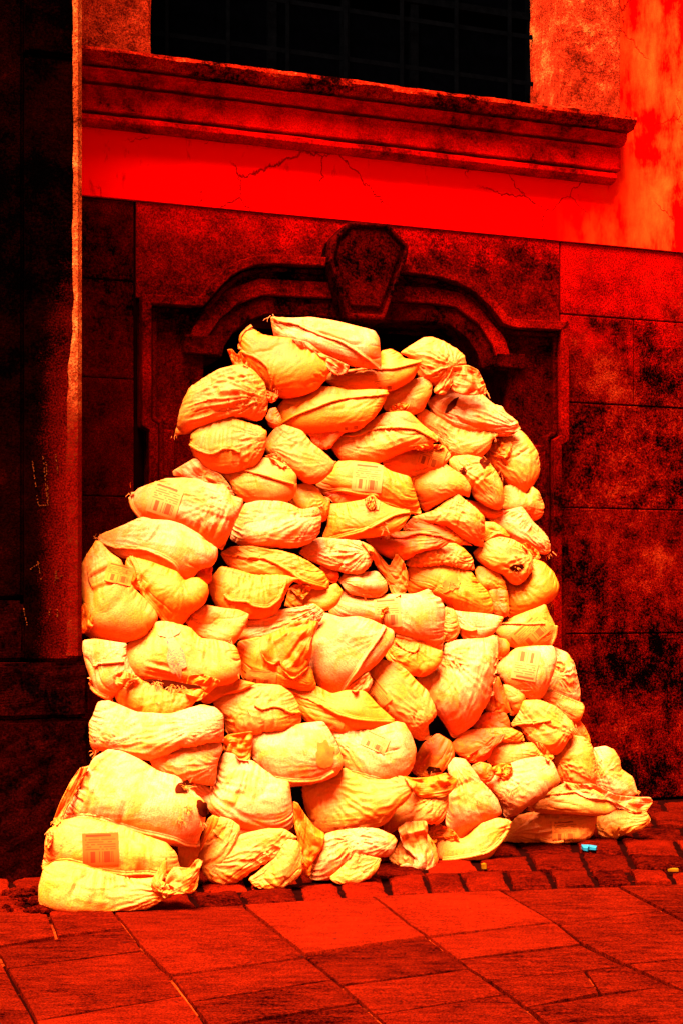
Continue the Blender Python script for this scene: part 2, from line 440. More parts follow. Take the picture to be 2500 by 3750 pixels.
def grout_mat():
    m, nt, b = new_mat("sandy_joint")
    c = coords(nt)
    n = noise_tex(nt, c, 1.3, 3, 0.6); f = noise_tex(nt, c, 40.0, 4, 0.7)
    a = math_n(nt, 'ADD', math_n(nt, 'MULTIPLY', n, 0.75), math_n(nt, 'MULTIPLY', f, 0.25))
    nt.links.new(ramp(nt, a, [(0.50, (0.006, 0.0003, 0.0001)), (0.66, (0.55, 0.028, 0.002))]), b.inputs["Base Color"])
    b.inputs["Roughness"].default_value = 0.98; b.inputs["Specular IOR Level"].default_value = 0.0
    bump(nt, b, f, 0.8, 0.01)
    return m
M['grout'] = grout_mat()
# ------------------------------------------------------------------ the facade
fac = empty("building", (P0.x, P0.y, 0), WALL_ANG)
tag(fac, "old red plastered building with sooty stone ground floor, arched doorway and barred window", "building")

SL, SR, ZTOP = -9.0, 5.0, 7.2
Z_PL = 4.02
# plastered upper wall, in pieces round the window opening, 15 mm proud of the stone below
WIN_L, WIN_R, Z_SILL = -3.95, -0.86, 4.84
bm = bmesh.new()
box(bm, SL, SR, -0.45, 0.015, Z_PL, Z_SILL - 0.06)
box(bm, SL, WIN_L, -0.45, 0.0149, Z_SILL - 0.06, ZTOP)
box(bm, WIN_R, SR, -0.45, 0.0151, Z_SILL - 0.06, ZTOP)
bm_obj("plaster_wall", bm, M['plaster'], fac)

# stone ground floor: big blocks with open joints over a dark bed
O_OUT_L, O_OUT_R = -3.955, -0.915
bm = bmesh.new()
box(bm, SL, O_OUT_L + 0.06, -0.45, -0.02, 0, Z_PL - 0.001)
box(bm, O_OUT_R - 0.06, SR, -0.45, -0.02, 0, Z_PL - 0.001)
box(bm, O_OUT_L + 0.06, O_OUT_R - 0.06, -0.45, -0.022, 3.86, Z_PL - 0.001)
bm_obj("joint_bed", bm, M['mortar'], fac)

def block_rows(name, mat, blocks, jit=0.004):
    bm = bmesh.new()
    for i, (s0, s1, z0, z1) in enumerate(blocks):
        d = rnd.uniform(-jit, jit)
        box(bm, s0 + .004, s1 - .004, -0.03, d, z0 + .004, z1 - .004)
    return bm_obj(name, bm, mat, fac, bevel=0.006)
zj = [0.0, 1.213, 2.117, 2.872, 3.50, Z_PL - 0.004]
blk = []
for i in range(5):
    xs = [O_OUT_R + .012] + ([0.75, 2.2, 3.6] if i % 2 else [1.35, 2.9, 4.2]) + [SR]
    if i == 3: xs = [O_OUT_R + .012, -0.30, 0.42, 1.6, 3.0, 4.3, SR]
    if i == 4: xs = [O_OUT_R + .012, 0.95, 2.4, 3.8, SR]
    for a, b_ in zip(xs[:-1], xs[1:]): blk.append((a, b_, zj[i], zj[i + 1]))
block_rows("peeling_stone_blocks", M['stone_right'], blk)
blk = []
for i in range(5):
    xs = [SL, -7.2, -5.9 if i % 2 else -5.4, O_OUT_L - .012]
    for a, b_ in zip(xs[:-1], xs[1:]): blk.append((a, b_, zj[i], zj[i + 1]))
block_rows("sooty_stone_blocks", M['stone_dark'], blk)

# ---- doorway: surround, arch mouldings, keystone, door
PD = 0.08
outer_px = [(541, 1600), (541, 1578), (516, 1562), (516, 1080), (725, 1090), (746, 1066), (780, 1026), (822, 986), (872, 957), (932, 940), (1000, 936), (1205, 947)]
R_px = [(1485, 970), (1600, 986), (1680, 1010), (1745, 1048), (1800, 1100), (1850, 1163), (1880, 1172), (2064, 1181), (2072, 1186), (2073, 1618), (2046, 1632), (2046, 1660)]
oL = [wp(u, v, PD) for u, v in outer_px]; oR = [wp(u, v, PD) for u, v in R_px]
oL = [(oL[0][0], 0.0)] + oL[1:]; oR = oR[:-1] + [(oR[-1][0], 0.0)]
outer = oL + oR
in_px = [(745, 1500), (745, 1305), (812, 1309), (822, 1268), (850, 1225), (900, 1182), (970, 1156), (1100, 1162), (1560, 1182), (1640, 1194), (1700, 1238), (1740, 1300), (1756, 1352), (1857, 1357), (1857, 1600)]
inn = [wp(u, v, 0.03) for u, v in in_px]
inn[0] = (inn[0][0], 0.0); inn[-1] = (inn[-1][0], 0.0)
# spandrel: the flat stone panel over the arch
sp_pts = [(O_OUT_L, inn[1][1])] + [p for p in oL[3:]] + [p for p in oR[:8]] + [(O_OUT_R, oR[7][1])] + [(O_OUT_R, Z_PL - .006), (O_OUT_L, Z_PL - .006)]
bm = bmesh.new()
prism(bm, [(O_OUT_L, oL[3][1])] + oL[4:] + oR[:7] + [(O_OUT_R, oR[7][1]), (O_OUT_R, Z_PL - .008), (O_OUT_L, Z_PL - .008)], -0.03, 0.004)
bm_obj("spandrel_panel", bm, M['stone_mid'], fac)

portal = empty("door_surround", (0, 0, 0), 0, fac)
bm = bmesh.new()
prism(bm, outer + inn[::-1], -0.42, 0.035)
bm_obj("jamb_and_arch", bm, M['stone_dark'], portal, bevel=0.005)
def band(name, line, w0, w1, d0, d1, mat, bev=0.012):
    bm = bmesh.new()
    quad_strip(bm, offset_line(line, w0), offset_line(line, w1), d0, d1)
    return bm_obj(name, bm, mat, portal, bevel=bev)
full = oL + [(-2.25, (oL[-1][1] + oR[0][1]) / 2)] + oR
band("outer_moulding", full, 0.002, 0.062, 0.03, 0.125, M['stone_mid'], 0.016)
band("inner_fillet", full, 0.075, 0.105, 0.03, 0.085, M['stone_dark'], 0.010)
arch_in = inn[2:13]
band("arch_band", [(p[0], p[1]) for p in arch_in], -0.235, -0.125, 0.03, 0.075, M['stone_mid'], 0.008)
band("arch_lip", [(p[0], p[1]) for p in arch_in], -0.120, -0.004, 0.03, 0.056, M['stone_dark'], 0.006)
# shoulder blocks and jamb panels
for (a, b_) in (((675, 1222), (805, 1302)), ((1812, 1290), (1922, 1352))):
    bm = bmesh.new()
    s0, z1 = wp(a[0], a[1], .07); s1, z0 = wp(b_[0], b_[1], .07)
    box(bm, s0, s1, 0.03, 0.075, z0, z1)
    bm_obj("shoulder_block", bm, M['stone_dark'], portal, bevel=0.01)
for side in ((585, 640), (1950, 2005)):
    bm = bmesh.new()
    s0, _ = wp(side[0], 1500, .06); s1, _ = wp(side[1], 1500, .06)
    box(bm, s0, s1, 0.03, 0.066, 0.62, 2.55)
    bm_obj("jamb_strip", bm, M['stone_mid'], portal, bevel=0.012)
for (u0, u1) in ((505, 650), (1975, 2082)):
    bm = bmesh.new()
    s0, _ = wp(u0, 2300, .13); s1, _ = wp(u1, 2300, .13)
    box(bm, s0, s1, 0.0, 0.13, 0.0, 1.02); box(bm, s0 + .012, s1 - .012, 0.0, 0.115, 1.02, 1.42)
    bm_obj("jamb_base", bm, M['stone_dark'], portal, bevel=0.012)
# keystone
key_px = [(1219, 872), (1275, 812), (1418, 820), (1495, 902), (1490, 940), (1403, 1180), (1267, 1172), (1203, 956)]
kp = [wp(u, v, 0.2) for u, v in key_px]
cx = sum(p[0] for p in kp) / 8; cz = sum(p[1] for p in kp) / 8
def shrink(P, f, dz=0.0): return [(cx + (p[0] - cx) * f, cz + (p[1] - cz) * f + dz) for p in P]
bm = bmesh.new(); prism(bm, kp, -0.2, 0.19)
ks = bm_obj("keystone", bm, M['stone_dark'], portal, bevel=0.02)
bm = bmesh.new()
ring = shrink(kp, 0.985); ring2 = shrink(kp, 0.885)
quad_strip(bm, ring + ring[:1], ring2 + ring2[:1], 0.185, 0.222)
bm_obj("keystone_rim", bm, M['stone_dark'], ks, bevel=0.010)
bm = bmesh.new(); prism(bm, shrink(kp, 0.80, 0.012), 0.18, 0.206)
bm_obj("keystone_panel", bm, M['stone_dark'], ks, bevel=0.018)
# door leaf, deep in the opening
bm = bmesh.new()
s0, s1 = inn[0][0] - 0.1, inn[-1][0] + 0.1
n = 9
for i in range(n):
    a = s0 + (s1 - s0) * i / n; b_ = s0 + (s1 - s0) * (i + 1) / n
    box(bm, a + .004, b_ - .004, -0.5, -0.42 - .012 * (i % 2), 0, 3.6)
box(bm, s0, s1, -0.56, -0.501, 0, 3.6)
bm_obj("door_leaf", bm, M['door'], portal, bevel=0.004)

# ---- window: sill cornice, jambs, pane, grille
win = empty("window", (0, 0, 0), 0, fac)
prof = [(-0.3, 4.80), (-0.3, 4.905), (0.12, 4.893), (0.235, 4.885), (0.268, 4.872), (0.278, 4.848), (0.268, 4.826), (0.238, 4.808), (0.232, 4.79),
        (0.205, 4.782), (0.196, 4.752), (0.205, 4.742), (0.200, 4.722), (0.172, 4.712), (0.165, 4.700), (0.10, 4.700), (0.10, 4.72)]
bm = bmesh.new(); sweep(bm, prof[:9] + [(-0.3, 4.79)], -5.2, -0.405, 170, 0.010, 1.0)
bm_obj("sill_lip", bm, M['stone_lip'], win, smooth=False)
bm = bmesh.new(); sweep(bm, [(-0.2, 4.7895), (0.15, 4.7895), (0.15, 4.776), (0.207, 4.768), (0.196, 4.760), (0.200, 4.748), (0.196, 4.728), (0.172, 4.714), (0.166, 4.700), (-0.2, 4.700)], -5.2, -0.44, 130, 0.006, 7.0)
bm_obj("sill_moulding", bm, M['stone_red'], win)
bm = bmesh.new(); sweep(bm, [(-0.2, 4.699), (0.07, 4.699), (0.07, 4.684), (0.158, 4.676), (0.160, 4.60), (0.160, 4.524), (0.150, 4.517), (0.05, 4.512), (0.05, 4.496), (-0.2, 4.496)], -5.2, -0.47, 130, 0.005, 3.0)
bm_obj("sill_frieze", bm, M['stone_red'], win)
bm = bmesh.new(); sweep(bm, [(-0.2, 4.4955), (0.150, 4.4955), (0.162, 4.487), (0.165, 4.458), (0.150, 4.440), (0.105, 4.430), (-0.2, 4.430)], -5.2, -0.505, 130, 0.006, 5.0)
bm_obj("sill_base_strip", bm, M['stone_red'], win)
for o_ in win.children: o_.location = (0.0, 0.06, 0.021)
bm = bmesh.new()
def rough_block(bm, s0, s1, d0, d1, z0, z1, n=(10, 8, 40), amp=0.007, seed=0.0):
    b2 = bmesh.new(); box(b2, s0, s1, d0, d1, z0, z1)
    bmesh.ops.recalc_face_normals(b2, faces=b2.faces)
    bmesh.ops.bevel(b2, geom=b2.edges[:], offset=0.018, segments=2, affect='EDGES')
    bmesh.ops.subdivide_edges(b2, edges=[e for e in b2.edges if e.calc_length() > 0.15], cuts=18, use_grid_fill=True)
    b2.normal_update()
    for v in b2.verts:
        q = v.co * 6 + Vector((seed, 0, 0)); q2 = v.co * 24 + Vector((0, seed, 0))
        v.co += v.normal * amp * (mnoise.noise(q) + 0.7 * mnoise.noise(q2))
    me = bpy.data.meshes.new("tmp"); b2.to_mesh(me); bm.from_mesh(me); bpy.data.meshes.remove(me); b2.free()
rough_block(bm, -5.2, -3.877, -0.34, 0.10, 4.90, ZTOP, seed=2, amp=0.012)
bm_obj("window_jamb", bm, M['stone_jamb'], win)
bm = bmesh.new()
rough_block(bm, -0.985, -0.475, -0.34, 0.12, 4.895, ZTOP, seed=8, amp=0.010)
bm_obj("window_jamb", bm, M['stone_jamb'], win)
bm = bmesh.new(); box(bm, WIN_L - .05, WIN_R + .05, -0.42, -0.345, 4.80, ZTOP)
bm_obj("window_pane", bm, M['glass'], win)
bm = bmesh.new()
for i in range(7):
    s = -3.7 + i * 0.42
    box(bm, s - .011, s + .011, -0.262, -0.240, 4.87, ZTOP)
for z in (5.22, 5.56, 5.9, 6.3, 6.7):
    box(bm, -3.93, -0.93, -0.270, -0.263, z - .016, z + .016)
bm_obj("window_grille", bm, M['iron'], win)
bm = bmesh.new()
for z0, z1 in ((4.885, 4.95), (5.70, 5.75), (6.8, 6.9)):
    box(bm, -3.93, -0.9, -0.345, -0.30, z0, z1)
for s in (-3.9, -2.95, -2.42, -1.9, -0.98):
    box(bm, s - .03, s + .03, -0.344, -0.305, 4.9, ZTOP)
bm_obj("window_frame", bm, M['iron'], win)

# ------------------------------------------------------------------ buttress on the left
butt = empty("stone_buttress", (P0.x, P0.y, 0), WALL_ANG)
tag(butt, "massive soot blackened stone pier at the left of the doorway with chalk scratches", "buttress")
BD = 1.5
ZJ = wp(200, 205, BD)[1]
bm = bmesh.new()
for (z0, z1, g) in ((1.13, ZJ - .004, 0), (ZJ + .004, ZTOP, 0.012)):
    rough_block(bm, -4.84, -4.549, 0.02, BD, z0, z1, amp=0.004, seed=z0 + 1)
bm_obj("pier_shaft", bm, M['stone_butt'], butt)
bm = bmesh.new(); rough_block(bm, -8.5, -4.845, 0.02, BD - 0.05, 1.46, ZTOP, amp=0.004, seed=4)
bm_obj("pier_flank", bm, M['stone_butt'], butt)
# the arris of the shaft, its caught light painted in as paler, cleaner stone: a chamfer that stands 3 mm off the corner
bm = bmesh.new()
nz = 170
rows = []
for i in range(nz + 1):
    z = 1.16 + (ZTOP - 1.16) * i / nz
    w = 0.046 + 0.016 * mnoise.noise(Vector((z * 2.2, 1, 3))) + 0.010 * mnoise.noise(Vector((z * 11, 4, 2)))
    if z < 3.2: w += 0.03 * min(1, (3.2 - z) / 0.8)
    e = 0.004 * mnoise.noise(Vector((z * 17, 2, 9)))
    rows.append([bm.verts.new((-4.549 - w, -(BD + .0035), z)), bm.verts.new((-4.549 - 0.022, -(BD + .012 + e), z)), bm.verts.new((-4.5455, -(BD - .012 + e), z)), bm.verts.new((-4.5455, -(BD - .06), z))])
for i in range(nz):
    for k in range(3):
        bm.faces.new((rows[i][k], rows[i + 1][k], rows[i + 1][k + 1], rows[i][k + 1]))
bm_obj("light_painted_arris", bm, M['stone_edge'], butt)
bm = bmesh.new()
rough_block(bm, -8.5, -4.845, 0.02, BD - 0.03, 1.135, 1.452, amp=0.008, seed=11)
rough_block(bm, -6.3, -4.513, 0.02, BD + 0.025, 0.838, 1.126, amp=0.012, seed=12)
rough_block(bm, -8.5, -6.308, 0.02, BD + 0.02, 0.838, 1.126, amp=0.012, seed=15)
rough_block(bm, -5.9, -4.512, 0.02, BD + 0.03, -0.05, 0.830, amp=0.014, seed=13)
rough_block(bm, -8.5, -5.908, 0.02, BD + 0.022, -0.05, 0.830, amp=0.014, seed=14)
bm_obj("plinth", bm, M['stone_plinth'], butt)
# chalk scratches on the shaft: small crumbly marks
chalk = flat_mat("chalk", (0.16, 0.022, 0.003), 0.95, 0.0)
sc_src = [(120, 1690, 142, 1850), (158, 1668, 176, 1848), (170, 1690, 178, 1838), (142, 1852, 182, 1848), (205, 1665, 214, 1735),
          (112, 2085, 150, 2058), (140, 2058, 152, 2128), (208, 2088, 202, 2140), (208, 2120, 235, 2105), (88, 2230, 100, 2290), (185, 2225, 180, 2262), (210, 2230, 212, 2262)]
for (u0, v0, u1, v1) in sc_src:
    L = math.hypot(u1 - u0, v1 - v0); n = int(L / 3.2)
    bm = bmesh.new()
    for i in range(n):
        if rnd.random() < 0.35: continue
        t = i / n
        s, z = wp(u0 + (u1 - u0) * t + rnd.uniform(-1.3, 1.3), v0 + (v1 - v0) * t + rnd.uniform(-1.5, 1.5), BD + .004)
        r = rnd.uniform(.0014, .0030)
        pts = [(s + r * math.cos(a), z + r * math.sin(a)) for a in (0.3, 1.5, 2.6, 3.9, 5.2)]
        prism(bm, pts, BD - .004, BD + .0075)
    bm_obj("chalk_scratch", bm, chalk, butt)

# ------------------------------------------------------------------ ground
bm = bmesh.new()
for p in ((-60, -20), (60, -20), (60, 60), (-60, 60)): bm.verts.new((p[0], p[1], -0.016))
bm.faces.new(bm.verts[:])
tag(bm_obj("ground", bm, M['grout']), kind="structure")

def interp(line, v):
    """u on a polyline of (u, v), extrapolated at both ends"""
    P = line
    for i in range(len(P) - 1):
        if v <= P[i + 1][1] or i == len(P) - 2:
            t = (v - P[i][1]) / (P[i + 1][1] - P[i][1])
            return P[i][0] + (P[i + 1][0] - P[i][0]) * t
def v_at(line, u):
    P = line
    for i in range(len(P) - 1):
        if u <= P[i + 1][0] or i == len(P) - 2:
            t = (u - P[i][0]) / (P[i + 1][0] - P[i][0])
            return P[i][1] + (P[i + 1][1] - P[i][1]) * t

def inset_poly(P, w):
    n = len(P)
    area = sum(P[i].x * P[(i + 1) % n].y - P[(i + 1) % n].x * P[i].y for i in range(n))
    if area < 0: P = P[::-1]
    out = []
    for i in range(n):
        a = (P[i] - P[i - 1]).to_2d(); b_ = (P[(i + 1) % n] - P[i]).to_2d()
        if a.length < 1e-6 or b_.length < 1e-6: continue
        a.normalize(); b_.normalize()
        na, nb = Vector((-a.y, a.x)), Vector((-b_.y, b_.x))
        m = na + nb
        if m.length < 1e-4: m = na
        m.normalize(); c = max(0.45, m.dot(na))
        q = P[i].to_2d() + m * (w / c)
        out.append(q)
    return out

class Stones:
    def __init__(self): self.bm = bmesh.new(); self.lay = self.bm.loops.layers.color.new("tone")
    def add(self, poly, gap, top, tone, rough=0.0, crown=0.0, tilt=(0, 0), cell=0.05):
        """one stone: outline inset by the joint, resampled, edges worn, top slightly domed"""
        P = inset_poly(poly, gap)
        if len(P) < 3: return
        c = sum(P, Vector((0, 0))) / len(P)
        R = []
        for i in range(len(P)):
            a, b_ = P[i], P[(i + 1) % len(P)]
            k = max(1, int((b_ - a).length / cell))
            for j in range(k): R.append(a + (b_ - a) * (j / k))
        n = len(R)
        sx = rnd.uniform(0, 90)
        rings = []
        for (f, dz, w) in ((1.0, -0.05, 1), (1.0, -0.012 - crown * .6, 1), (0.992, -0.002 - crown * .25, 1), (0.93, 0.0, .6), (0.6, crown * .5, .3)):
            ring = []
            for p in R:
                nn = mnoise.noise(Vector((p.x * 9 + sx, p.y * 9, 1.0))) + 0.5 * mnoise.noise(Vector((p.x * 31, p.y * 31 + sx, 4.0)))
                q = c + (p - c) * f
                d = (p - c).normalized()
                q = q - d * rough * (0.4 + 0.6 * nn) * w
                z = top + dz + tilt[0] * (q.x - c.x) + tilt[1] * (q.y - c.y) + rough * 0.35 * mnoise.noise(Vector((q.x * 12, q.y * 12 + sx, 7)))
                ring.append(self.bm.verts.new((q.x, q.y, z)))
            rings.append(ring)
        cv = self.bm.verts.new((c.x, c.y, top + crown * .6))
        fs = []
        for a, b_ in zip(rings[:-1], rings[1:]):
            for i in range(n):
                fs.append(self.bm.faces.new((a[i], a[(i + 1) % n], b_[(i + 1) % n], b_[i])))
        for i in range(n): fs.append(self.bm.faces.new((rings[-1][i], rings[-1][(i + 1) % n], cv)))
        for f in fs:
            for l in f.loops: l[self.lay] = (tone, tone, tone, 1)
    def done(self, name, mat):
        o = bm_obj(name, self.bm, mat, smooth=True)
        o.data.set_sharp_from_angle(angle=math.radians(38))
        return o

R0 = [(-900, 3360), (0, 3338), (420, 3334), (908, 3312), (1500, 3273), (2010, 3250), (2500, 3238), (3400, 3230)]
Ls = [[(-1500, 3300), (-1100, 3560), (-800, 3760)],
      [(-760, 3300), (-420, 3530), (-120, 3760)],
      [(-120, 3330), (0, 3500), (21, 3540), (137, 3750)],
      [(400, 3320), (417, 3338), (464, 3398), (524, 3475), (621, 3572), (755, 3750)],
      [(880, 3300), (902, 3326), (997, 3403), (1112, 3498), (1246, 3607), (1406, 3750)],
      [(1340, 3270), (1387, 3298), (1500, 3389), (1564, 3432), (1710, 3541), (1857, 3637), (1960, 3720)],
      [(1800, 3240), (1832, 3260), (2029, 3375), (2125, 3452), (2291, 3534), (2444, 3605)],
      [(2240, 3230), (2304, 3267), (2425, 3330), (2560, 3400)],
      [(2800, 3225), (3000, 3320), (3200, 3410)],
      [(3500, 3220), (3800, 3330), (4100, 3430)]]
cuts = {0: [(3480, 3470), (3600, 3590), (3760, 3740)],
        1: [(3470, 3490), (3580, 3560), (3690, 3700), (3850, 3850)],
        2: [(3471, 3400), (3546, 3480), (3738, 3646), (3880, 3790)],
        3: [(3575, 3506), (3671, 3587), (3765, 3672), (3900, 3800)],
        4: [(3498, 3433), (3607, 3545), (3714, 3637), (3850, 3760)],
        5: [(3432, 3377), (3512, 3455), (3587, 3533), (3690, 3610)],
        6: [(3379, 3331), (3458, 3400), (3532, 3490)],
        7: [(3340, 3330), (3420, 3400), (3500, 3480)],
        8: [(3330, 3330), (3430, 3420)]}
pv = Stones()
ALL_V = 4300
tones = {(2, 0): .55, (3, 0): .62, (3, 1): .50, (3, 2): .40, (3, 3): .1, (4, 0): .85, (4, 1): .18, (4, 2): .6, (5, 0): .82, (5, 1): .72, (5, 2): .5, (5, 3): .35, (6, 0): .5, (6, 1): .5, (6, 2): .55, (4, 3): .4, (2, 2): .48}
for k in range(len(Ls) - 1):
    A, B = Ls[k], Ls[k + 1]
    # where each side meets the border of the cobbles
    def meet(L):
        v = 3300.0
        for _ in range(30): v = v_at(R0, interp(L, v))
        return v
    va, vb = meet(A), meet(B)
    cs = [(va, vb)] + cuts[k]
    # carry the courses on towards the viewer
    while min(cs[-1]) < ALL_V: cs.append((cs[-1][0] + 130, cs[-1][1] + 130))
    for i in range(len(cs) - 1):
        (a0, b0), (a1, b1) = cs[i], cs[i + 1]
        poly = [(interp(A, a0), a0)] + ([] if i else [(p[0], p[1]) for p in R0 if interp(A, a0) + 8 < p[0] < interp(B, b0) - 8]) + [(interp(B, b0), b0)]
        poly += [p for p in B if b0 + 4 < p[1] < b1 - 4] + [(interp(B, b1), b1), (interp(A, a1), a1)]
        poly += [p for p in A[::-1] if a0 + 4 < p[1] < a1 - 4]
        G = [gp(u, v) for u, v in poly]
        tone = tones.get((k, i), rnd.uniform(.25, .7))
        splits = [G]
        if k == 5 and i == 3:      # this course is cut in two by one short joint
            top = [(interp(A, a0), a0), (2138, 3553), (2195, 3636), (interp(A, a1), a1)]
            r = [(2138, 3553), (interp(B, b0), b0), (interp(B, b1), b1), (2195, 3636)]
            splits = [[gp(*p) for p in top], [gp(*p) for p in r]]
        if k == 2 and i == 0:
            l = [(interp(A, a0), a0), (173, 3337), (208, 3430), (interp(A, a1), a1)]
            r = [(173, 3337), (interp(B, b0), b0), (interp(B, b1), b1), (208, 3430)]
            splits = [[gp(*p) for p in l], [gp(*p) for p in r]]
        for g in splits:
            pv.add(g, rnd.uniform(.004, .008), rnd.uniform(-.004, .006), tone, 0.006, 0.0, (rnd.uniform(-.004, .004), rnd.uniform(-.004, .004)))
tag(pv.done("pavement", M['slab']), kind="structure")

# rows of cobbles between the paving and the wall
rowsR = [R0,
    [(-900, 3270), (0, 3275), (500, 3284), (900, 3262), (1110, 3230), (1400, 3206), (1684, 3196), (1768, 3190), (2500, 3189), (3400, 3180)],
    [(-900, 3200), (0, 3200), (900, 3180), (1300, 3152), (1500, 3148), (1768, 3134), (2138, 3121), (2500, 3136), (3400, 3130)],
    [(-900, 3140), (900, 3130), (1500, 3100), (1830, 3085), (2200, 3062), (2500, 3080), (3400, 3075)],
    [(-900, 3080), (900, 3060), (1500, 3040), (2200, 3018), (2500, 3030), (3400, 3025)],
    [(-900, 3040), (900, 3010), (1500, 2990), (2300, 2978), (2500, 2975), (3400, 2975)],
    [(-900, 2990), (1500, 2950), (2400, 2926), (2500, 2924), (3400, 2915)]]
bm = bmesh.new()
bed = [gp(u, v) for u, v in R0] + [gp(u, v) for u, v in ((3400, 2905), (2400, 2926), (1500, 2950), (-900, 3000))]
bmesh.ops.triangulate(bm, faces=[bm.faces.new([bm.verts.new((p.x, p.y, -0.011)) for p in bed])])
tag(bm_obj("gutter", bm, M['mortar']), kind="structure")
cob = Stones()
known = {0: [905, 1105, 1262, 1432, 1575, 1712, 1868, 2030, 2185, 2320, 2470], 1: [1560, 1762, 1958, 2150, 2330], 2: [1480, 1700, 1915, 2115, 2290]}
for k in range(len(rowsR) - 1):
    lo, hi = rowsR[k], rowsR[k + 1]
    us = list(known.get(k, []))
    if not us: us = [1300 + rnd.uniform(-40, 40)]
    while us[0] > -500: us.insert(0, us[0] - rnd.uniform(130, 200))
    while us[-1] < 3100: us.append(us[-1] + rnd.uniform(140, 210))
    sh = -28 * (k + 1)
    for a, b_ in zip(us[:-1], us[1:]):
        j = lambda: rnd.uniform(-8, 8)
        poly = [(a, v_at(lo, a) + j() * .3), (b_, v_at(lo, b_) + j() * .3), (b_ - 30 + j(), v_at(hi, b_ - 30) + j() * .3), (a - 30 + j(), v_at(hi, a - 30) + j() * .3)]
        G = [gp(u, v) for u, v in poly]
        cm = sum(G, Vector((0, 0, 0))) / 4
        if wall_dist(cm.x, cm.y) < 0.12: continue
        cob.add(G, rnd.uniform(.004, .010), rnd.uniform(-.010, .012), rnd.uniform(.05, .95), 0.026, rnd.uniform(.014, .030), (rnd.uniform(-.03, .03), rnd.uniform(-.03, .03)), 0.028)
tag(cob.done("cobbles", M['sett']), kind="structure")

# broken stone chips at the foot of the buttress and grit in the joints
bm = bmesh.new()
def chip(bm, x, y, r, z=0.0):
    st = len(bm.verts)
    res = bmesh.ops.create_icosphere(bm, subdivisions=1, radius=r)
    for v in res['verts']:
        v.co = Vector((v.co.x * rnd.uniform(.7, 1.5), v.co.y * rnd.uniform(.7, 1.5), v.co.z * rnd.uniform(.4, .8))) + Vector((x, y, z + r * .4))
for i in range(70):
    q = gp(rnd.uniform(20, 190), rnd.uniform(3255, 3345))
    if wall_dist(q.x, q.y) > BD + .06: chip(bm, q.x, q.y, rnd.uniform(.008, .035))
for i in range(220):
    u = rnd.uniform(200, 2450); q = gp(u, v_at(R0, u) + rnd.uniform(-70, 6))
    chip(bm, q.x, q.y, rnd.uniform(.003, .009), -.01)
tag(bm_obj("stone_rubble", bm, M['sett']), kind="stuff")

# litter
def litter(name, u, v, pts, mat, label, cat, h=0.008):
    c = gp(u, v)
    bm = bmesh.new()
    n = len(pts)
    top = [bm.verts.new((p[0], p[1], h + .012 * rnd.random())) for p in pts]
    bot = [bm.verts.new((p[0], p[1], .004 + .004 * rnd.random())) for p in pts]
    cv = bm.verts.new((0, 0, h + .014))
    for i in range(n):
        bm.faces.new((top[i], top[(i + 1) % n], cv)); bm.faces.new((bot[i], bot[(i + 1) % n], top[(i + 1) % n], top[i]))
    bm.faces.new(bot)
    o = bm_obj(name, bm, mat)
    o.location = (c.x, c.y, 0.008)
    tag(o, label, cat)
blue = flat_mat("pale_blue_paper", (0.010, 0.11, 0.15), 0.7, 0.1)
yel = flat_mat("yellow_leaf", (0.22, 0.055, 0.001), 0.8, 0.0)
litter("paper_scrap", 2157, 3120, [(-.042, -.03), (-.02, -.045), (-.004, -.012), (.03, -.03), (.042, .0), (.034, .035), (.0, .015), (-.025, .05), (-.045, .02)], blue, "crumpled pale blue scrap of paper on the cobbles", "litter", .02)
litter("yellow_stick", 2462, 3199, [(-.028, -.008), (.028, -.006), (.028, .008), (-.027, .008)], yel, "short bright yellow stick lying on the cobbles at right", "litter")
litter("yellow_leaf", 1770, 3188, [(-.015, -.03), (.012, -.02), (.018, .02), (-.012, .03)], yel, "curled yellow leaf on the cobbles below the heap", "leaf", .02)
# ------------------------------------------------------------------ the sandbags: outlines read off the photo tiles (2x pixels)
ORG = {'A': (580, 1130), 'B': (1280, 1130), 'C': (250, 1680), 'D': (950, 1680), 'E': (1450, 1750),
       'F': (250, 2320), 'G': (950, 2320), 'H': (1630, 2420), 'I': (130, 2600), 'J': (900, 2600)}
def px(tile, s):
    o = ORG[tile]; out = []
    for t in s.split():
        x, y = t.split(','); out.append((o[0] + float(x) / 2, o[1] + float(y) / 2))
    return out
SACKS = []
def S(tile, pts, label, tone=1, z=0.0, e=0.13, seam=(), tie=None, flap=(), lab=(), fray=(), ground=False, t=1.0):
    SACKS.append(dict(P=px(tile, pts), label=label, tone=tone, z=z, e=e, t=t,
                      seam=[px(tile, q) for q in seam],
                      tie=[(px(tile, q)[0], a) for q, a in (tie or [])],
                      flap=[(px(tile, q), dz, tn) for q, dz, tn in flap],
                      lab=[(px(tile, q)[0], w / 2, h / 2, r, m) for q, w, h, r, m in lab],
                      fray=[(px(tile, q)[0], n, L) for q, n, L in fray], ground=ground))

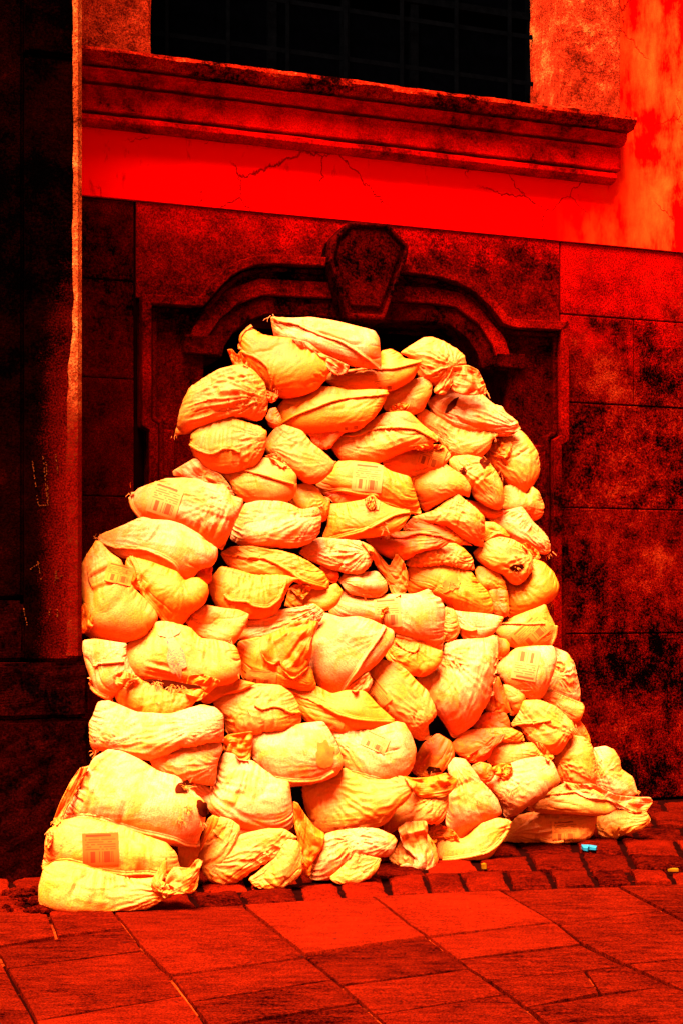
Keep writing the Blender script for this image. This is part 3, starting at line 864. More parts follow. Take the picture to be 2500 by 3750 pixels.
# crown of the heap
S('A', "825,60 980,68 1120,62 1280,85 1580,160 1615,220 1630,440 1590,440 1560,418 1420,405 1300,350 1160,285 970,215 850,205 833,120",
  "topmost long cream sandbag tilting down to the right under the keystone", 0, .10, .12,
  seam=["845,66 900,90 1000,108 1100,150 1220,205 1320,235 1430,290 1540,370 1620,438"],
  flap=[("965,215 1100,245 1200,330 1330,385 1400,420 1385,465 1330,460 1270,445 1220,390 1150,310 1040,265", .03, 0)],
  fray=[("835,58", 6, .05), ("1625,430", 4, .03), ("1215,80", 4, .03)])
S('A', "605,200 640,160 690,145 770,195 850,205 970,215 1060,270 1150,310 1220,390 1255,450 1225,520 1160,590 1090,615 920,630 840,595 800,590 770,520 690,430 610,340 610,260",
  "stained yellow sandbag with folded seamed end, just left of and under the topmost one", 2, .05, .14,
  seam=["612,312 700,345 790,410 832,500 820,592", "607,300 606,210 640,162 685,125"],
  flap=[("505,300 540,295 580,340 600,310 620,350 680,420 700,445 600,405 550,390", .0, 2)], fray=[("870,595", 5, .04)])
S('A', "120,930 135,880 160,760 200,660 235,580 330,510 450,440 580,410 640,415 720,470 780,550 805,640 800,720 770,790 710,820 600,795 500,795 380,830 260,880 150,925",
  "plump cream sandbag, pleated right end, its pointed left corner overhanging the dark doorway", 1, .08, .15,
  tie=[("812,655", .030)], flap=[("795,600 880,632 865,662 812,680 790,650", .0, 3)], fray=[("122,925", 4, .03)])
S('A', "240,920 300,870 400,830 540,795 640,830 740,860 795,900 785,1000 760,1070 700,1130 620,1170 470,1195 350,1150 270,1080 235,1000",
  "round sandbag with a wavy seam, directly below the pleated one with the overhanging corner", 1, .05, .15,
  seam=["240,990 310,1035 380,1055 430,1045 470,1020 540,1022 600,1048"], tie=[("800,950", .015)])
S('A', "905,840 870,720 940,640 1100,615 1180,568 1280,572 1400,598 1560,590 1675,595 1670,645 1630,720 1560,800 1450,870 1330,888 1120,885 960,865",
  "mustard sandbag with a long diagonal seam, central, third row from the top", 2, .06, .14,
  seam=["905,830 1010,775 1150,722 1250,682 1400,650 1560,636 1672,618"], lab=[("1410,858", 90, 34, 8, 'print')])
S('B', "-200,520 -130,465 0,445 150,432 228,425 225,312 300,295 370,332 395,365 520,383 500,420 470,490 380,545 250,590 100,600 -50,588",
  "orange sandbag with frayed seam lying flat under the topmost bag", 2, .02, .13,
  seam=["-130,475 0,470 90,445 220,440 330,432 420,412 525,384"], lab=[("255,562", 90, 40, 8, 'print')])
S('B', "365,325 450,265 540,215 595,205 690,240 790,300 840,350 848,415 770,440 740,470 690,510 640,540 560,520 495,470 520,390 470,355",
  "cream sandbag with a knotted neck crowning the right side of the heap", 1, .06, .15,
  tie=[("745,430", .034)],
  flap=[("745,425 860,412 940,450 990,560 1003,630 900,605 800,600 725,570", .03, 1), ("740,440 760,500 720,590 690,605 620,622 612,590 690,500", .05, 1)], fray=[("1000,610", 5, .04)])
S('B', "275,620 300,590 430,530 530,500 580,520 605,570 590,640 560,665 555,710 480,750 430,755 300,745 240,720",
  "smooth pale orange sandbag between the mustard long seamed one and the big torn one", 1, .0, .15,
  flap=[("275,725 330,700 390,686 440,702 430,742 300,742", .05, 2)])
S('B', "565,680 640,620 720,590 800,595 890,610 950,612 1050,700 1110,715 1140,760 1220,820 1250,885 1150,915 1080,905 1000,885 880,890 770,865 700,830 610,760",
  "large white sandbag with a dark tear and wrinkled tail, directly below the knotted neck", 0, .06, .15, tie=[("1270,890", .018), ("560,690", .012)], lab=[("742,712", 60, 22, 56, "hole")])
S('B', "485,770 550,730 620,775 720,835 770,870 880,895 1000,890 1100,925 1040,960 1030,1010 980,1055 910,1075 760,1065 690,990 650,940 560,880 500,820",
  "curved sandbag draped in an s shape beneath the large torn white one", 1, .02, .15, tie=[("640,830", .012)], fray=[("1045,935", 5, .04)])
S('A', "1250,985 1350,920 1470,860 1560,820 1640,765 1800,750 1840,762 1930,850 2050,940 2030,975 1900,990 1780,1030 1600,1105 1400,1110 1310,1075",
  "long pale sandbag with a stitched seam arching along its top, right of centre", 1, .07, .14,
  seam=["1258,1000 1340,938 1450,925 1560,882 1650,872 1750,868 1850,875 1900,890 2045,968"])
S('B', "220,1100 330,1050 430,1008 560,997 690,1002 742,1075 690,1120 600,1160 440,1222 340,1200 260,1150",
  "small orange sandbag with a peeling printed label under the long pale arching one", 1, .02, .15, lab=[("590,1085", 100, 80, -18, 'print')],
  flap=[("430,1008 560,990 690,1000 690,1020 560,1012 440,1025", .02, 2)])
S('B', "990,1085 1060,960 1120,920 1250,890 1300,940 1360,1030 1382,1090 1365,1210 1320,1290 1295,1370 1220,1330 1130,1250 1060,1160",
  "wrinkled upright sandbag on the right shoulder, straw poking from its yellow mouth", 1, .03, .16,
  tie=[("1000,1080", .022)], flap=[("1010,1060 1060,955 1130,938 1190,990 1170,1060 1140,1088 1080,1070", .06, 2)], fray=[("1180,1000", 16, .06), ("1020,1090", 10, .06), ("1100,1200", 4, .12)])
S('B', "725,1110 760,1080 870,1070 1000,1100 1060,1180 1100,1260 1130,1380 1110,1475 1000,1430 900,1370 880,1290 830,1230 740,1165",
  "bulging sandbag with diagonal creases and two frayed holes, just left of the one with straw", 1, .05, .16,
  tie=[("740,1120", .016)], fray=[("980,1130", 8, .025), ("830,1195", 8, .025)], lab=[("980,1130", 30, 36, 20, "hole"), ("828,1195", 28, 34, 0, "hole")])
S('B', "450,1240 540,1180 700,1135 740,1165 840,1230 887,1310 870,1387 820,1360 740,1362 620,1440 550,1487 510,1420 470,1320",
  "plain sandbag bent like a saddle, right of the wide orange one with a label", 1, .03, .15)
S('A', "1150,1290 1230,1230 1310,1120 1420,1112 1600,1130 1700,1190 1840,1230 1870,1320 1900,1420 1920,1500 1830,1475 1730,1430 1615,1395 1600,1360 1480,1350 1340,1325 1210,1345",
  "wide orange sandbag with a centred printed label in the upper middle of the heap", 2, .06, .14, lab=[("1530,1240", 110, 100, -6, 'label')],
  seam=["1165,1315 1210,1340 1340,1325 1480,1348 1600,1358 1620,1395 1730,1432 1830,1475 1920,1495"])
S('A', "1200,1355 1260,1335 1340,1330 1480,1352 1605,1362 1520,1392 1420,1412 1300,1400",
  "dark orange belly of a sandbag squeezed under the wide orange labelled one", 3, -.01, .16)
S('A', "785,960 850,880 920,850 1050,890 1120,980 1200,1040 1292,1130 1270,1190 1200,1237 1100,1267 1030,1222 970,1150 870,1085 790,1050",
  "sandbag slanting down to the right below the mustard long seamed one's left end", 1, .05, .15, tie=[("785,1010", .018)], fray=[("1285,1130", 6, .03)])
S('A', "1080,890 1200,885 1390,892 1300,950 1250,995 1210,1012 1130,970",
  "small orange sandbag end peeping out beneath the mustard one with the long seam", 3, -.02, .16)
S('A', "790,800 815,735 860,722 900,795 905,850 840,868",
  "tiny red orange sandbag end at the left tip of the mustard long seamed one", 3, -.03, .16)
S('A', "460,1210 600,1190 700,1130 760,1090 850,1100 960,1160 1010,1220 1012,1300 980,1362 900,1402 800,1402 640,1387 560,1332 520,1260",
  "dusty orange sandbag with a stitched ridge, under the round one with a wavy seam", 1, .03, .15,
  seam=["640,1180 760,1212 860,1242 990,1280"], flap=[("770,1080 850,1058 970,1140 900,1162 850,1105", .05, 1)])
S('A', "945,1390 1010,1290 1100,1275 1160,1310 1200,1370 1258,1390 1250,1480 1225,1560 1130,1520 1000,1450",
  "frayed round sack end bristling with broken threads left of centre", 2, -.01, .17, fray=[("1090,1340", 26, .025), ("1235,1390", 10, .03), ("1180,1450", 8, .03)], tie=[("1255,1400", .014)])

# upper left flank
S('C', "455,270 480,255 520,215 640,170 720,145 860,138 960,150 1030,180 1150,190 1200,270 1275,290 1282,320 1240,430 1190,520 1130,677 1090,640 1020,600 900,520 800,460 630,440 540,420 490,360",
  "large cream sandbag with a tilted bar code label on the upper left flank", 0, .08, .13, lab=[("712,305", 112, 112, -18, 'label')],
  seam=["478,252 468,300 495,370 540,420"], tie=[("1215,275", .020)],
  flap=[("765,90 850,40 915,0 945,0 1000,65 1120,115 1180,190 1225,270 1190,250 1140,170 1080,155 950,150 860,115 770,125", .02, 0)], fray=[("462,250", 4, .04)])
S('C', "215,575 260,545 400,490 540,425 620,445 740,450 840,480 960,550 1010,600 1095,655 1085,740 1050,785 970,800 900,870 860,892 800,830 700,790 570,740 430,715 310,650",
  "big pale sandbag with a zigzag stitched underside seam, directly below the left bar code one", 0, .07, .13,
  seam=["225,590 340,640 500,650 600,672 700,712 790,770 830,850 852,892"], fray=[("210,580", 10, .03)])
S('C', "205,600 240,610 310,690 390,740 430,860 480,950 560,1020 640,1110 657,1170 560,1300 430,1342 280,1312 150,1300 120,1260 130,1080 110,960 106,780 150,690",
  "tall upright sandbag with mustard stains and a small printed tag, leaning against the dark buttress", 1, .04, .13, lab=[("375,845", 100, 70, -14, 'print')],
  flap=[("15,1240 60,1215 80,1120 120,1050 150,1100 195,1190 165,1262 80,1250", .06, 2)], fray=[("25,1240", 5, .03)])
S('C', "420,780 435,725 475,720 600,750 800,825 850,895 900,870 960,870 1020,920 1030,990 1000,1060 900,1130 860,1190 780,1232 700,1170 620,1060 540,960 470,880",
  "yellow sandbag with a heavy stitched left edge seam, beside the tall one on the buttress", 2, .06, .14,
  seam=["465,718 510,800 530,900 570,1000 640,1080 700,1162 772,1225"])
S('C', "945,830 1000,790 1060,785 1050,880 1025,915 960,865",
  "small shaded sandbag tucked behind the yellow one with the heavy seam", 3, -.04, .16)
S('C', "1035,970 1040,880 1120,785 1220,805 1370,850 1560,845 1700,880 1630,910 1580,1010 1550,1080 1450,1137 1300,1127 1140,1090 1070,1040",
  "sandbag with vertical pleats like a purse and a scalloped seam, left of centre", 2, .04, .15,
  seam=["1150,990 1200,1030 1320,1040 1350,1065 1450,1080 1530,1030 1565,950 1590,885"], tie=[("1330,300", .016), ("1500,250", .014)])
S('C', "855,1200 930,1120 1010,1070 1120,1090 1250,1105 1328,1140 1310,1190 1270,1250 1210,1332 1140,1337 1030,1310 950,1260",
  "small plain cream sandbag below the pleated purse like one", 1, .04, .15, fray=[("1190,1335", 6, .03)])
S('D', "-285,690 -200,640 -50,640 60,660 150,670 260,700 370,760 470,830 512,910 500,952 400,940 300,890 190,842 0,847 -150,802 -260,740",
  "flat sandbag with a frilled seam running down to the right, under the smooth white one", 2, .03, .14,
  seam=["-275,690 -100,715 50,730 200,800 320,882 490,935"], tie=[("700,600", .010)])
S('C', "105,1390 112,1330 200,1318 330,1338 430,1353 425,1420 450,1520 490,1580 440,1650 370,1690 322,1758 200,1690 165,1600 130,1510",
  "folded sandbag with a sharp crease jammed against the buttress plinth", 0, .02, .13,
  seam=["190,1508 260,1488 340,1484 412,1478", "165,1600 200,1690 318,1756"], fray=[("320,1755", 5, .03)])
# middle
S('D', "-215,595 -190,500 -110,330 0,305 150,310 230,330 300,370 430,350 456,440 440,530 380,592 270,632 100,637 -100,622",
  "smooth white sandbag with a gathered right end in the middle left of the heap", 0, .06, .15, tie=[("425,385", .020)], fray=[("400,385", 14, .02)])
S('D', "460,570 500,470 510,330 600,325 760,300 830,262 870,305 960,350 1090,380 1106,410 1040,490 960,532 850,557 700,572 500,597",
  "square shouldered yellow sandbag with a sharp diagonal seam and a folded tag at its peak", 2, .06, .13,
  seam=["490,592 600,562 750,522 860,472 980,412 1098,384"], flap=[("765,300 800,270 835,262 855,330 830,365 790,345", .04, 1)], fray=[("915,500", 14, .04)], lab=[("835,335", 40, 36, -10, 'label')])
S('D', "285,690 350,612 450,575 600,588 740,600 840,660 820,765 740,827 620,817 480,762 380,730",
  "twisted white sandbag whose empty neck hangs down to the right, centre of heap", 0, .05, .15,
  tie=[("800,680", .020)], flap=[("735,600 830,640 900,730 950,790 1000,690 1060,760 1087,850 1080,960 1000,1016 960,970 930,885 860,790 800,680", .06, 1)])
S('D', "770,590 900,553 960,538 1100,528 1250,540 1405,592 1350,622 1200,642 1120,682 1040,717 900,682 820,635",
  "dark orange sandbag with a double seam, lying flat right of the twisted white one", 3, .02, .15, seam=["950,552 1030,572 1180,540 1400,582"])
S('E', "68,625 100,560 190,510 330,475 430,478 500,520 560,590 572,682 480,652 330,612 200,632 90,647",
  "arched sandbag with many cross creases like a caterpillar, right of centre", 1, .04, .15, tie=[("330,900", .018), ("420,850", .012)])
S('E', "110,290 150,275 270,240 350,180 450,113 490,150 580,220 642,290 640,420 632,512 560,480 470,422 400,362 320,322 200,325",
  "crumpled sandbag draped diagonally downward, above the caterpillar like arched one", 1, .06, .15, tie=[("430,120", .016), ("640,500", .014)])
S('D', "1040,512 1120,430 1250,480 1340,478 1430,540 1570,645 1440,602 1290,532 1150,522",
  "thin shaded edge of a flattened sandbag beneath the draped diagonal one", 3, -.03, .16, seam=["1050,515 1150,522 1290,530 1430,600"])
S('D', "573,892 620,840 760,828 860,822 930,900 937,962 860,1002 760,1002 660,952",
  "small bright sandbag under the hanging neck in the middle of the heap", 0, .02, .15, fray=[("770,1000", 5, .03)])
S('D', "183,1085 200,1010 210,950 260,918 390,938 470,950 560,908 612,970 580,1042 500,1087 420,1062 300,1082",
  "small rolled sandbag with a curled loop of cloth at its left end", 2, .02, .15, flap=[("205,960 260,918 330,925 390,940 330,1000 270,1010 300,965 250,955", .05, 2)])
S('D', "430,780 560,800 585,850 556,908 505,885", "shaded creased sack corner above the small rolled sandbag", 3, -.04, .17, tie=[("590,780", .01)])
S('E', "75,790 88,650 200,628 300,618 430,643 540,680 600,762 662,822 702,902 712,987 620,992 480,972 390,952 340,900 270,850 240,812 180,857 88,847",
  "big mottled yellow brown sandbag with a torn flower shaped patch, right of centre", 2, .02, .14, fray=[("400,775", 26, .03)], lab=[("400,775", 70, 56, 20, "stain")])
S('D', "500,1130 600,1010 620,958 720,988 800,1010 970,990 1130,990 1245,948 1270,1000 1320,1020 1357,1100 1347,1250 1337,1407 1280,1382 1160,1332 1000,1282 900,1202 760,1157 600,1167",
  "speckled white sandbag with a printed label, below the mottled yellow brown one", 0, .07, .13, lab=[("938,1130", 95, 105, 5, 'label')],
  seam=["1000,1280 1160,1330 1280,1380 1335,1403"], flap=[("890,1105 940,1078 945,1100 905,1110 900,1180 880,1170", .05, 2)])
S('E', "335,1210 330,1130 355,942 425,965 465,1095 440,1145 400,1185", "narrow cream sandbag end wedged right of the speckled labelled one", 1, -.01, .15)
S('E', "418,970 480,978 620,990 700,1000 790,1020 720,1122 680,1152 560,1182 470,1150 455,1070",
  "smooth pointed sandbag with a curved flap seam, left of the flat topped labelled one", 0, .04, .15, seam=["430,1022 470,1080 530,1110 588,1105"])
S('D', "365,1520 385,1330 420,1180 480,1128 600,1163 720,1153 820,1180 987,1260 970,1350 880,1472 740,1602 600,1732 572,1735 480,1690 400,1610",
  "large bright white central sandbag hanging to a point, broad seam down its right side", 0, .08, .14,
  seam=["915,1222 850,1330 770,1442 700,1552 590,1705"])
S('D', "-165,1330 -140,1240 -60,1150 100,1110 300,1083 400,1058 480,1120 440,1195 300,1182 200,1212 100,1272 0,1285",
  "slack half empty sack draped like a cloth left of the large bright white one", 0, .02, .12, tie=[("420,1090", .022)],
  flap=[("0,1400 10,1300 110,1270 210,1210 320,1180 440,1190 400,1280 385,1345 390,1390 360,1530 240,1617 160,1540 150,1470 100,1512 40,1472", .05, 2)])
S('F', "1235,62 1400,22 1560,60 1700,180 1780,262 1817,387 1700,397 1600,372 1480,372 1300,337 1262,260",
  "yellow sandbag with faint printed lines beneath the crumpled yellow flap", 2, .0, .14, lab=[("1415,325", 110, 54, -4, 'print')])
S('D', "918,1450 960,1370 1000,1303 1120,1328 1230,1370 1342,1410 1332,1470 1290,1532 1200,1570 1080,1552",
  "small sandbag with a bent double seam and swirling creases, right of the bright white one", 2, .03, .16,
  seam=["1000,1330 1070,1392 1130,1410 1150,1360"], tie=[("1140,1380", .018)])
# right flank
S('E', "770,245 790,60 850,48 960,130 990,58 1040,98 1082,200 1070,272 1000,312 940,232 830,237",
  "smooth sandbag sagging over a dark fold at the right edge, under the one with straw", 1, .0, .14)
S('E', "500,155 650,188 780,240 835,238 660,287 620,242", "flat shaded orange sack fold between the creased holed one and the saddle shaped one", 3, -.04, .14)
S('E', "660,300 800,238 920,208 960,260 1000,322 1080,400 1122,470 1130,540 1060,547 960,480 880,460 800,400 780,370",
  "pale sandbag slanting to a knotted corner at the right edge of the heap", 0, .03, .15, fray=[("1110,560", 12, .03)], tie=[("1115,555", .016)])
S('E', "640,320 720,323 790,380 832,430 740,422 645,462", "small yellow sandbag end above the tied round one", 2, .0, .15, seam=["645,455 700,420 760,405 825,425"])
S('E', "558,550 600,510 680,450 760,430 850,448 940,500 992,570 997,660 950,732 890,772 820,752 760,680 700,662 620,612",
  "tied round sandbag with frayed spots and a cloth tail, on the right flank", 1, .06, .16, tie=[("1000,560", .020)],
  flap=[("912,487 960,473 1040,540 1057,592 1000,565 950,522", .03, 2)], fray=[("880,665", 14, .025), ("930,530", 10, .02)], lab=[("878,660", 50, 30, 10, "hole")])
S('E', "778,720 830,760 890,772 950,720 1000,590 1080,620 1150,690 1187,780 1170,850 1110,912 1000,952 900,1002 810,1022 815,870",
  "large smooth yellow sandbag bulging out over the right edge, below the tied round one", 2, .03, .14, tie=[("800,740", .014)], fray=[("1130,930", 10, .03)])
S('E', "573,680 600,645 740,678 790,760 812,820 700,822 660,802 610,752", "rough mustard sandbag end under the left side of the tied round one", 2, -.02, .16)
S('E', "670,830 700,813 810,820 822,900 808,1012 740,1002 710,952 695,890", "small orange sandbag squeezed left of the bulging smooth yellow one", 3, -.02, .16)
S('E', "718,1120 760,1070 870,1010 1000,960 1090,923 1120,1000 1162,1080 1150,1160 1122,1227 1000,1227 880,1212 780,1172",
  "flat topped sandbag with a folded ridge and a slanting printed label at the right edge", 1, .04, .13, lab=[("985,1130", 130, 84, 42, 'print')],
  seam=["762,1068 860,1064 960,1066 1082,1060", "1120,1225 1148,1160 1160,1082"])
S('E', "718,1165 800,1178 832,1220 790,1292 725,1342", "small yellow sandbag corner between the creased upright one and the flat topped one", 2, -.02, .16)
S('E', "140,1470 250,1400 340,1300 350,1220 450,1185 640,1175 725,1148 724,1280 714,1450 690,1600 600,1762 425,1905 400,1890 350,1800 270,1690 200,1600",
  "very large creased upright sandbag hanging to a point, right of centre in the lower half", 0, .08, .15,
  seam=["722,1160 724,1280 714,1450 690,1600"], tie=[("350,1260", .026), ("425,1900", .012)])
S('E', "713,1400 790,1308 880,1243 1010,1230 1150,1230 1174,1310 1150,1412 1090,1512 1044,1605 940,1562 830,1512 760,1462",
  "cream sandbag with an upside down label, hanging to a point on the right flank", 0, .05, .14, lab=[("945,1370", 92, 110, 170, 'label')])
S('E', "1150,1238 1240,1275 1300,1350 1324,1450 1347,1560 1337,1662 1240,1622 1100,1562 1075,1530 1150,1422 1172,1310",
  "creased white sandbag on the outer right edge, beside the one with an upside down label", 0, .0, .15, tie=[("1170,1450", .020)])
# lower left
S('F', "418,130 440,68 560,18 620,-40 630,-82 700,-92 760,-82 840,-62 900,-42 970,33 1060,43 1150,58 1230,98 1264,200 1260,292 1180,332 1050,347 870,352 700,347 540,332 450,262",
  "wide threadbare sandbag with soft vertical folds and dark worn patches, lower left of the heap", 1, .07, .14, tie=[("640,-300", .018)], fray=[("740,-10", 16, .02), ("790,200", 14, .02), ("1250,290", 8, .03)], lab=[("740,-12", 70, 44, 20, "weave"), ("790,170", 60, 150, 15, "weave")])
S('F', "318,320 340,288 410,278 500,308 560,352 640,372 740,428 860,442 960,400 995,420 930,502 860,547 720,589 560,587 420,532 338,450 355,390",
  "slumped sandbag sagging like a hammock with straw along its open top edge, lower left", 2, .05, .15, tie=[("650,150", .012)],
  flap=[("740,422 860,392 885,300 1000,296 1122,345 1050,395 990,430 960,470 870,442", .05, 2), ("318,320 340,285 410,276 500,305 530,330 440,345 440,375 380,370 350,345", .06, 1)],
  fray=[("660,365", 30, .05), ("760,395", 30, .05), ("850,385", 16, .04), ("640,500", 3, .12)], lab=[("770,372", 200, 26, -6, "hole")])
S('F', "960,480 1020,398 1120,348 1250,333 1387,368 1200,402 1080,482 1000,502", "narrow folded sack strip above the sandbag with a scalloped seam", 2, -.01, .15)
S('F', "1058,510 1130,440 1250,385 1400,366 1550,376 1640,440 1690,530 1707,640 1650,682 1500,692 1300,722 1160,729 1145,622 1110,562",
  "plump sandbag with a scalloped seam and drawn threads, left of the long diagonal seam one", 1, .05, .15,
  seam=["1370,515 1420,547 1500,525 1560,535 1620,567 1697,572"], tie=[("1540,300", .012)], fray=[("1305,560", 8, .05)])
S('F', "152,660 190,590 220,500 300,488 400,528 500,573 740,588 840,558 980,518 1080,543 1137,600 1137,780 1130,802 1000,767 820,802 700,862 600,892 480,872 370,832 260,832 202,892 168,820",
  "long white sandbag twisted like a bolster, lower left beside the buttress plinth", 0, .07, .14, tie=[("240,820", .020), ("1000,640", .016)], fray=[("210,870", 8, .03)])
S('F', "580,905 680,860 820,800 980,763 1120,800 1132,850 1095,930 1082,1090 1060,1117 960,1082 850,1037 720,1012 640,972",
  "smooth cream sandbag tapering to a tucked corner under the long twisted bolster", 0, .05, .15, tie=[("1110,950", .014)], fray=[("1065,1110", 6, .03)])
S('I', "205,790 290,600 320,440 400,410 430,350 540,290 640,303 760,358 900,448 1050,488 1100,560 1200,640 1247,700 1237,830 1200,920 1207,978 1100,982 950,952 780,892 600,822 480,787 350,777",
  "very large white sandbag with a frayed threadbare right end, atop the bottom left stack", 0, .10, .14,
  seam=["205,792 350,772 470,787 620,832 780,882 900,907 1030,942 1110,977 1207,980"],
  flap=[("125,830 180,680 260,520 330,420 395,413 330,500 290,600 215,720 205,795 160,845", .0, 1)],
  fray=[("1100,570", 40, .05), ("1120,720", 50, .035), ("1225,830", 14, .04), ("1060,800", 24, .03), ("140,830", 8, .03)], lab=[("1085,562", 66, 40, 25, "hole"), ("1225,720", 44, 60, 20, "hole")])
S('I', "50,1152 75,1040 70,980 95,880 140,850 200,808 300,788 420,798 620,848 760,903 950,968 1030,1060 1065,1180 1087,1242 1060,1282 950,1242 860,1227 700,1227 560,1182 400,1122 240,1097 130,1112",
  "flat sandbag with a red stamped square label, middle of the three stacked at bottom left", 1, .08, .14, lab=[("480,1018", 132, 116, 2, 'stamp')],
  seam=["55,1155 140,1112 240,1099 360,1127 500,1167 660,1192 820,1187 950,1212 1070,1268"],
  flap=[("70,985 95,880 130,868 120,960 95,1005", .06, 1)], fray=[("100,880", 5, .02)])
S('I', "25,1300 60,1170 130,1113 240,1103 400,1158 600,1208 750,1238 880,1223 960,1270 1017,1300 1002,1352 880,1392 780,1432 600,1447 350,1462 150,1452 40,1422",
  "lowest sandbag at the bottom left corner, resting on the paving", 1, .06, .15, tie=[("1020,1325", .018)], ground=True,
  flap=[("905,1310 980,1275 1020,1300 1000,1352 940,1362", .06, 1)])
S('F', "808,1043 900,1078 1060,1130 1085,1060 1100,930 1150,868 1220,883 1260,930 1350,928 1440,1000 1520,1060 1617,1090 1632,1200 1647,1330 1642,1422 1520,1437 1360,1432 1200,1377 1060,1292 960,1192",
  "broad full sandbag with two pointed ears, right of the very large frayed white one", 0, .07, .14, tie=[("880,1060", .014)], lab=[("895,1085", 40, 26, 30, 'stamp')])
S('G', "-60,900 -70,780 -20,700 180,688 310,658 465,641 500,690 550,770 590,870 620,940 540,1012 420,1067 250,1080 110,1067 40,1012",
  "big white sandbag with a square brown stain, left of the wide low central pair", 0, .07, .15,
  seam=["60,1020 110,1050 250,1072 420,1062 540,1005"],
  flap=[("-262,765 -225,738 -40,712 -55,820 -70,935 -150,925 -190,872 -262,862", .0, 2)], lab=[("478,895", 76, 100, 4, "stain")])
S('G', "520,712 640,713 800,708 930,668 1000,643 1060,658 1110,740 1147,850 1132,952 1080,1012 980,1062 900,1072 800,1042 700,1017 640,1002 620,930 585,850 550,770",
  "big white sandbag with pulled creases and small label, right of the wide low central pair", 0, .08, .15, lab=[("845,795", 95, 60, -24, 'label')],
  tie=[("540,700", .024)], seam=["650,1005 720,1022 800,1045 900,1070"])
S('G', "160,373 200,368 300,368 430,388 530,440 640,413 770,418 870,528 988,632 900,672 740,717 600,702 480,652 380,632 310,602 260,480",
  "orange sandbag with a long diagonal zigzag seam, above the wide white pair", 2, .04, .14,
  seam=["178,388 300,450 440,512 560,572 700,617 850,632 985,637"], lab=[("530,662", 86, 34, -18, 'print')],
  flap=[("640,402 740,322 800,280 827,340 790,392 700,427", .06, 0)])
S('G', "768,420 830,360 800,290 830,228 890,188 1000,213 1080,268 1150,348 1230,418 1272,520 1287,600 1230,660 1247,772 1180,762 1110,722 1050,662 980,602 880,502",
  "slanting sandbag with a dark printed label at its left, beside the very large creased one", 1, .06, .15, lab=[("838,425", 130, 70, -50, 'print')],
  fray=[("1245,765", 8, .03), ("1100,600", 8, .03)], tie=[("1240,640", .014)])
# lower right
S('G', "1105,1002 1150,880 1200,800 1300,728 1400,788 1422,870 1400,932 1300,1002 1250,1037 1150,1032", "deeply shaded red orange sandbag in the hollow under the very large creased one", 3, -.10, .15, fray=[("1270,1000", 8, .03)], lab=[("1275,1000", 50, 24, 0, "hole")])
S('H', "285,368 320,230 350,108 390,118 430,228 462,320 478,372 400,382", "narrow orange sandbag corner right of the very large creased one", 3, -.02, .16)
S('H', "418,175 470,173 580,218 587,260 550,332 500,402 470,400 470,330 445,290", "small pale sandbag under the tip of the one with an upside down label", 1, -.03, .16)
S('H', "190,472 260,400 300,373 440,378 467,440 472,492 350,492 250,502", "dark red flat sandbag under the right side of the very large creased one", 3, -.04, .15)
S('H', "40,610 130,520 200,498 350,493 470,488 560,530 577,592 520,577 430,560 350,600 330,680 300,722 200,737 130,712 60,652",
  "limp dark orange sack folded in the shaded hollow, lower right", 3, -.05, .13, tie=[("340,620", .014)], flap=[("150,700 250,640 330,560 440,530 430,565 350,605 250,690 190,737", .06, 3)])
S('H', "478,467 540,370 568,290 680,283 800,328 880,398 922,440 942,500 900,562 860,642 800,692 680,612 600,572 560,512 555,472",
  "tied sandbag with a drooping lip and frayed knot, lower right flank", 1, .06, .16, tie=[("930,480", .022)], flap=[("655,600 692,588 740,650 800,705 745,737 700,660", .05, 1)], fray=[("925,490", 12, .03)],
  seam=["480,467 560,452 660,445 760,428"])
S('H', "688,260 720,223 800,228 900,268 1000,308 1017,340 985,432 930,422 850,362 770,302", "cream sandbag slanting right above the tied one with the drooping lip", 1, .02, .15)
S('H', "920,428 985,430 1022,490 1052,560 1068,622 1000,582 930,542", "small orange sack corner at the right edge behind the frayed knot", 3, -.03, .16)
S('H', "798,712 870,610 920,543 1010,558 1072,620 1088,680 1102,800 1097,902 1060,882 960,907 860,872 800,802",
  "deeply creased sandbag right of and below the tied one with the drooping lip", 1, .05, .16, tie=[("800,720", .020), ("1090,900", .016)])
S('H', "298,742 330,660 360,588 440,573 560,598 640,600 702,680 722,697 600,722 500,747 380,757", "smooth orange sandbag lying level above the one with a cloth rosette", 1, .02, .15)
S('H', "188,770 250,738 330,758 357,830 330,862 260,882 208,842", "small round orange sandbag end left of the cloth rosette", 3, -.01, .17)
S('H', "285,890 360,840 440,760 560,718 700,698 780,738 807,790 845,890 740,922 680,982 620,1042 560,1102 430,1147 410,1062 370,982",
  "bright sandbag with a bunched cloth rosette at its upper left corner, lower right", 0, .06, .14, flap=[("335,785 400,748 480,748 494,810 440,842 370,832", .07, 2), ("400,790 440,760 485,780 460,830 420,825", .10, 1)],
  tie=[("400,800", .014)], fray=[("490,970", 18, .03), ("440,1140", 5, .03)])
S('H', "18,772 60,708 140,718 190,780 250,870 320,942 380,1012 417,1120 330,1152 260,1172 210,1232 145,1310 80,1272 0,1192 8,1090 20,950 60,900",
  "upright cream sandbag hanging to a point, between the cloth rosette and the bottom row", 0, .05, .15, tie=[("60,740", .016)], fray=[("240,1035", 6, .025)])
S('H', "583,1097 680,1000 760,950 870,893 1000,908 1100,950 1275,1060 1200,1102 1110,1117 1000,1107 850,1087 700,1107",
  "smooth orange sandbag with a stitched edge, under the pinked flap at lower right", 1, .03, .15, seam=["600,1072 700,985 850,962 1000,950 1080,960"])
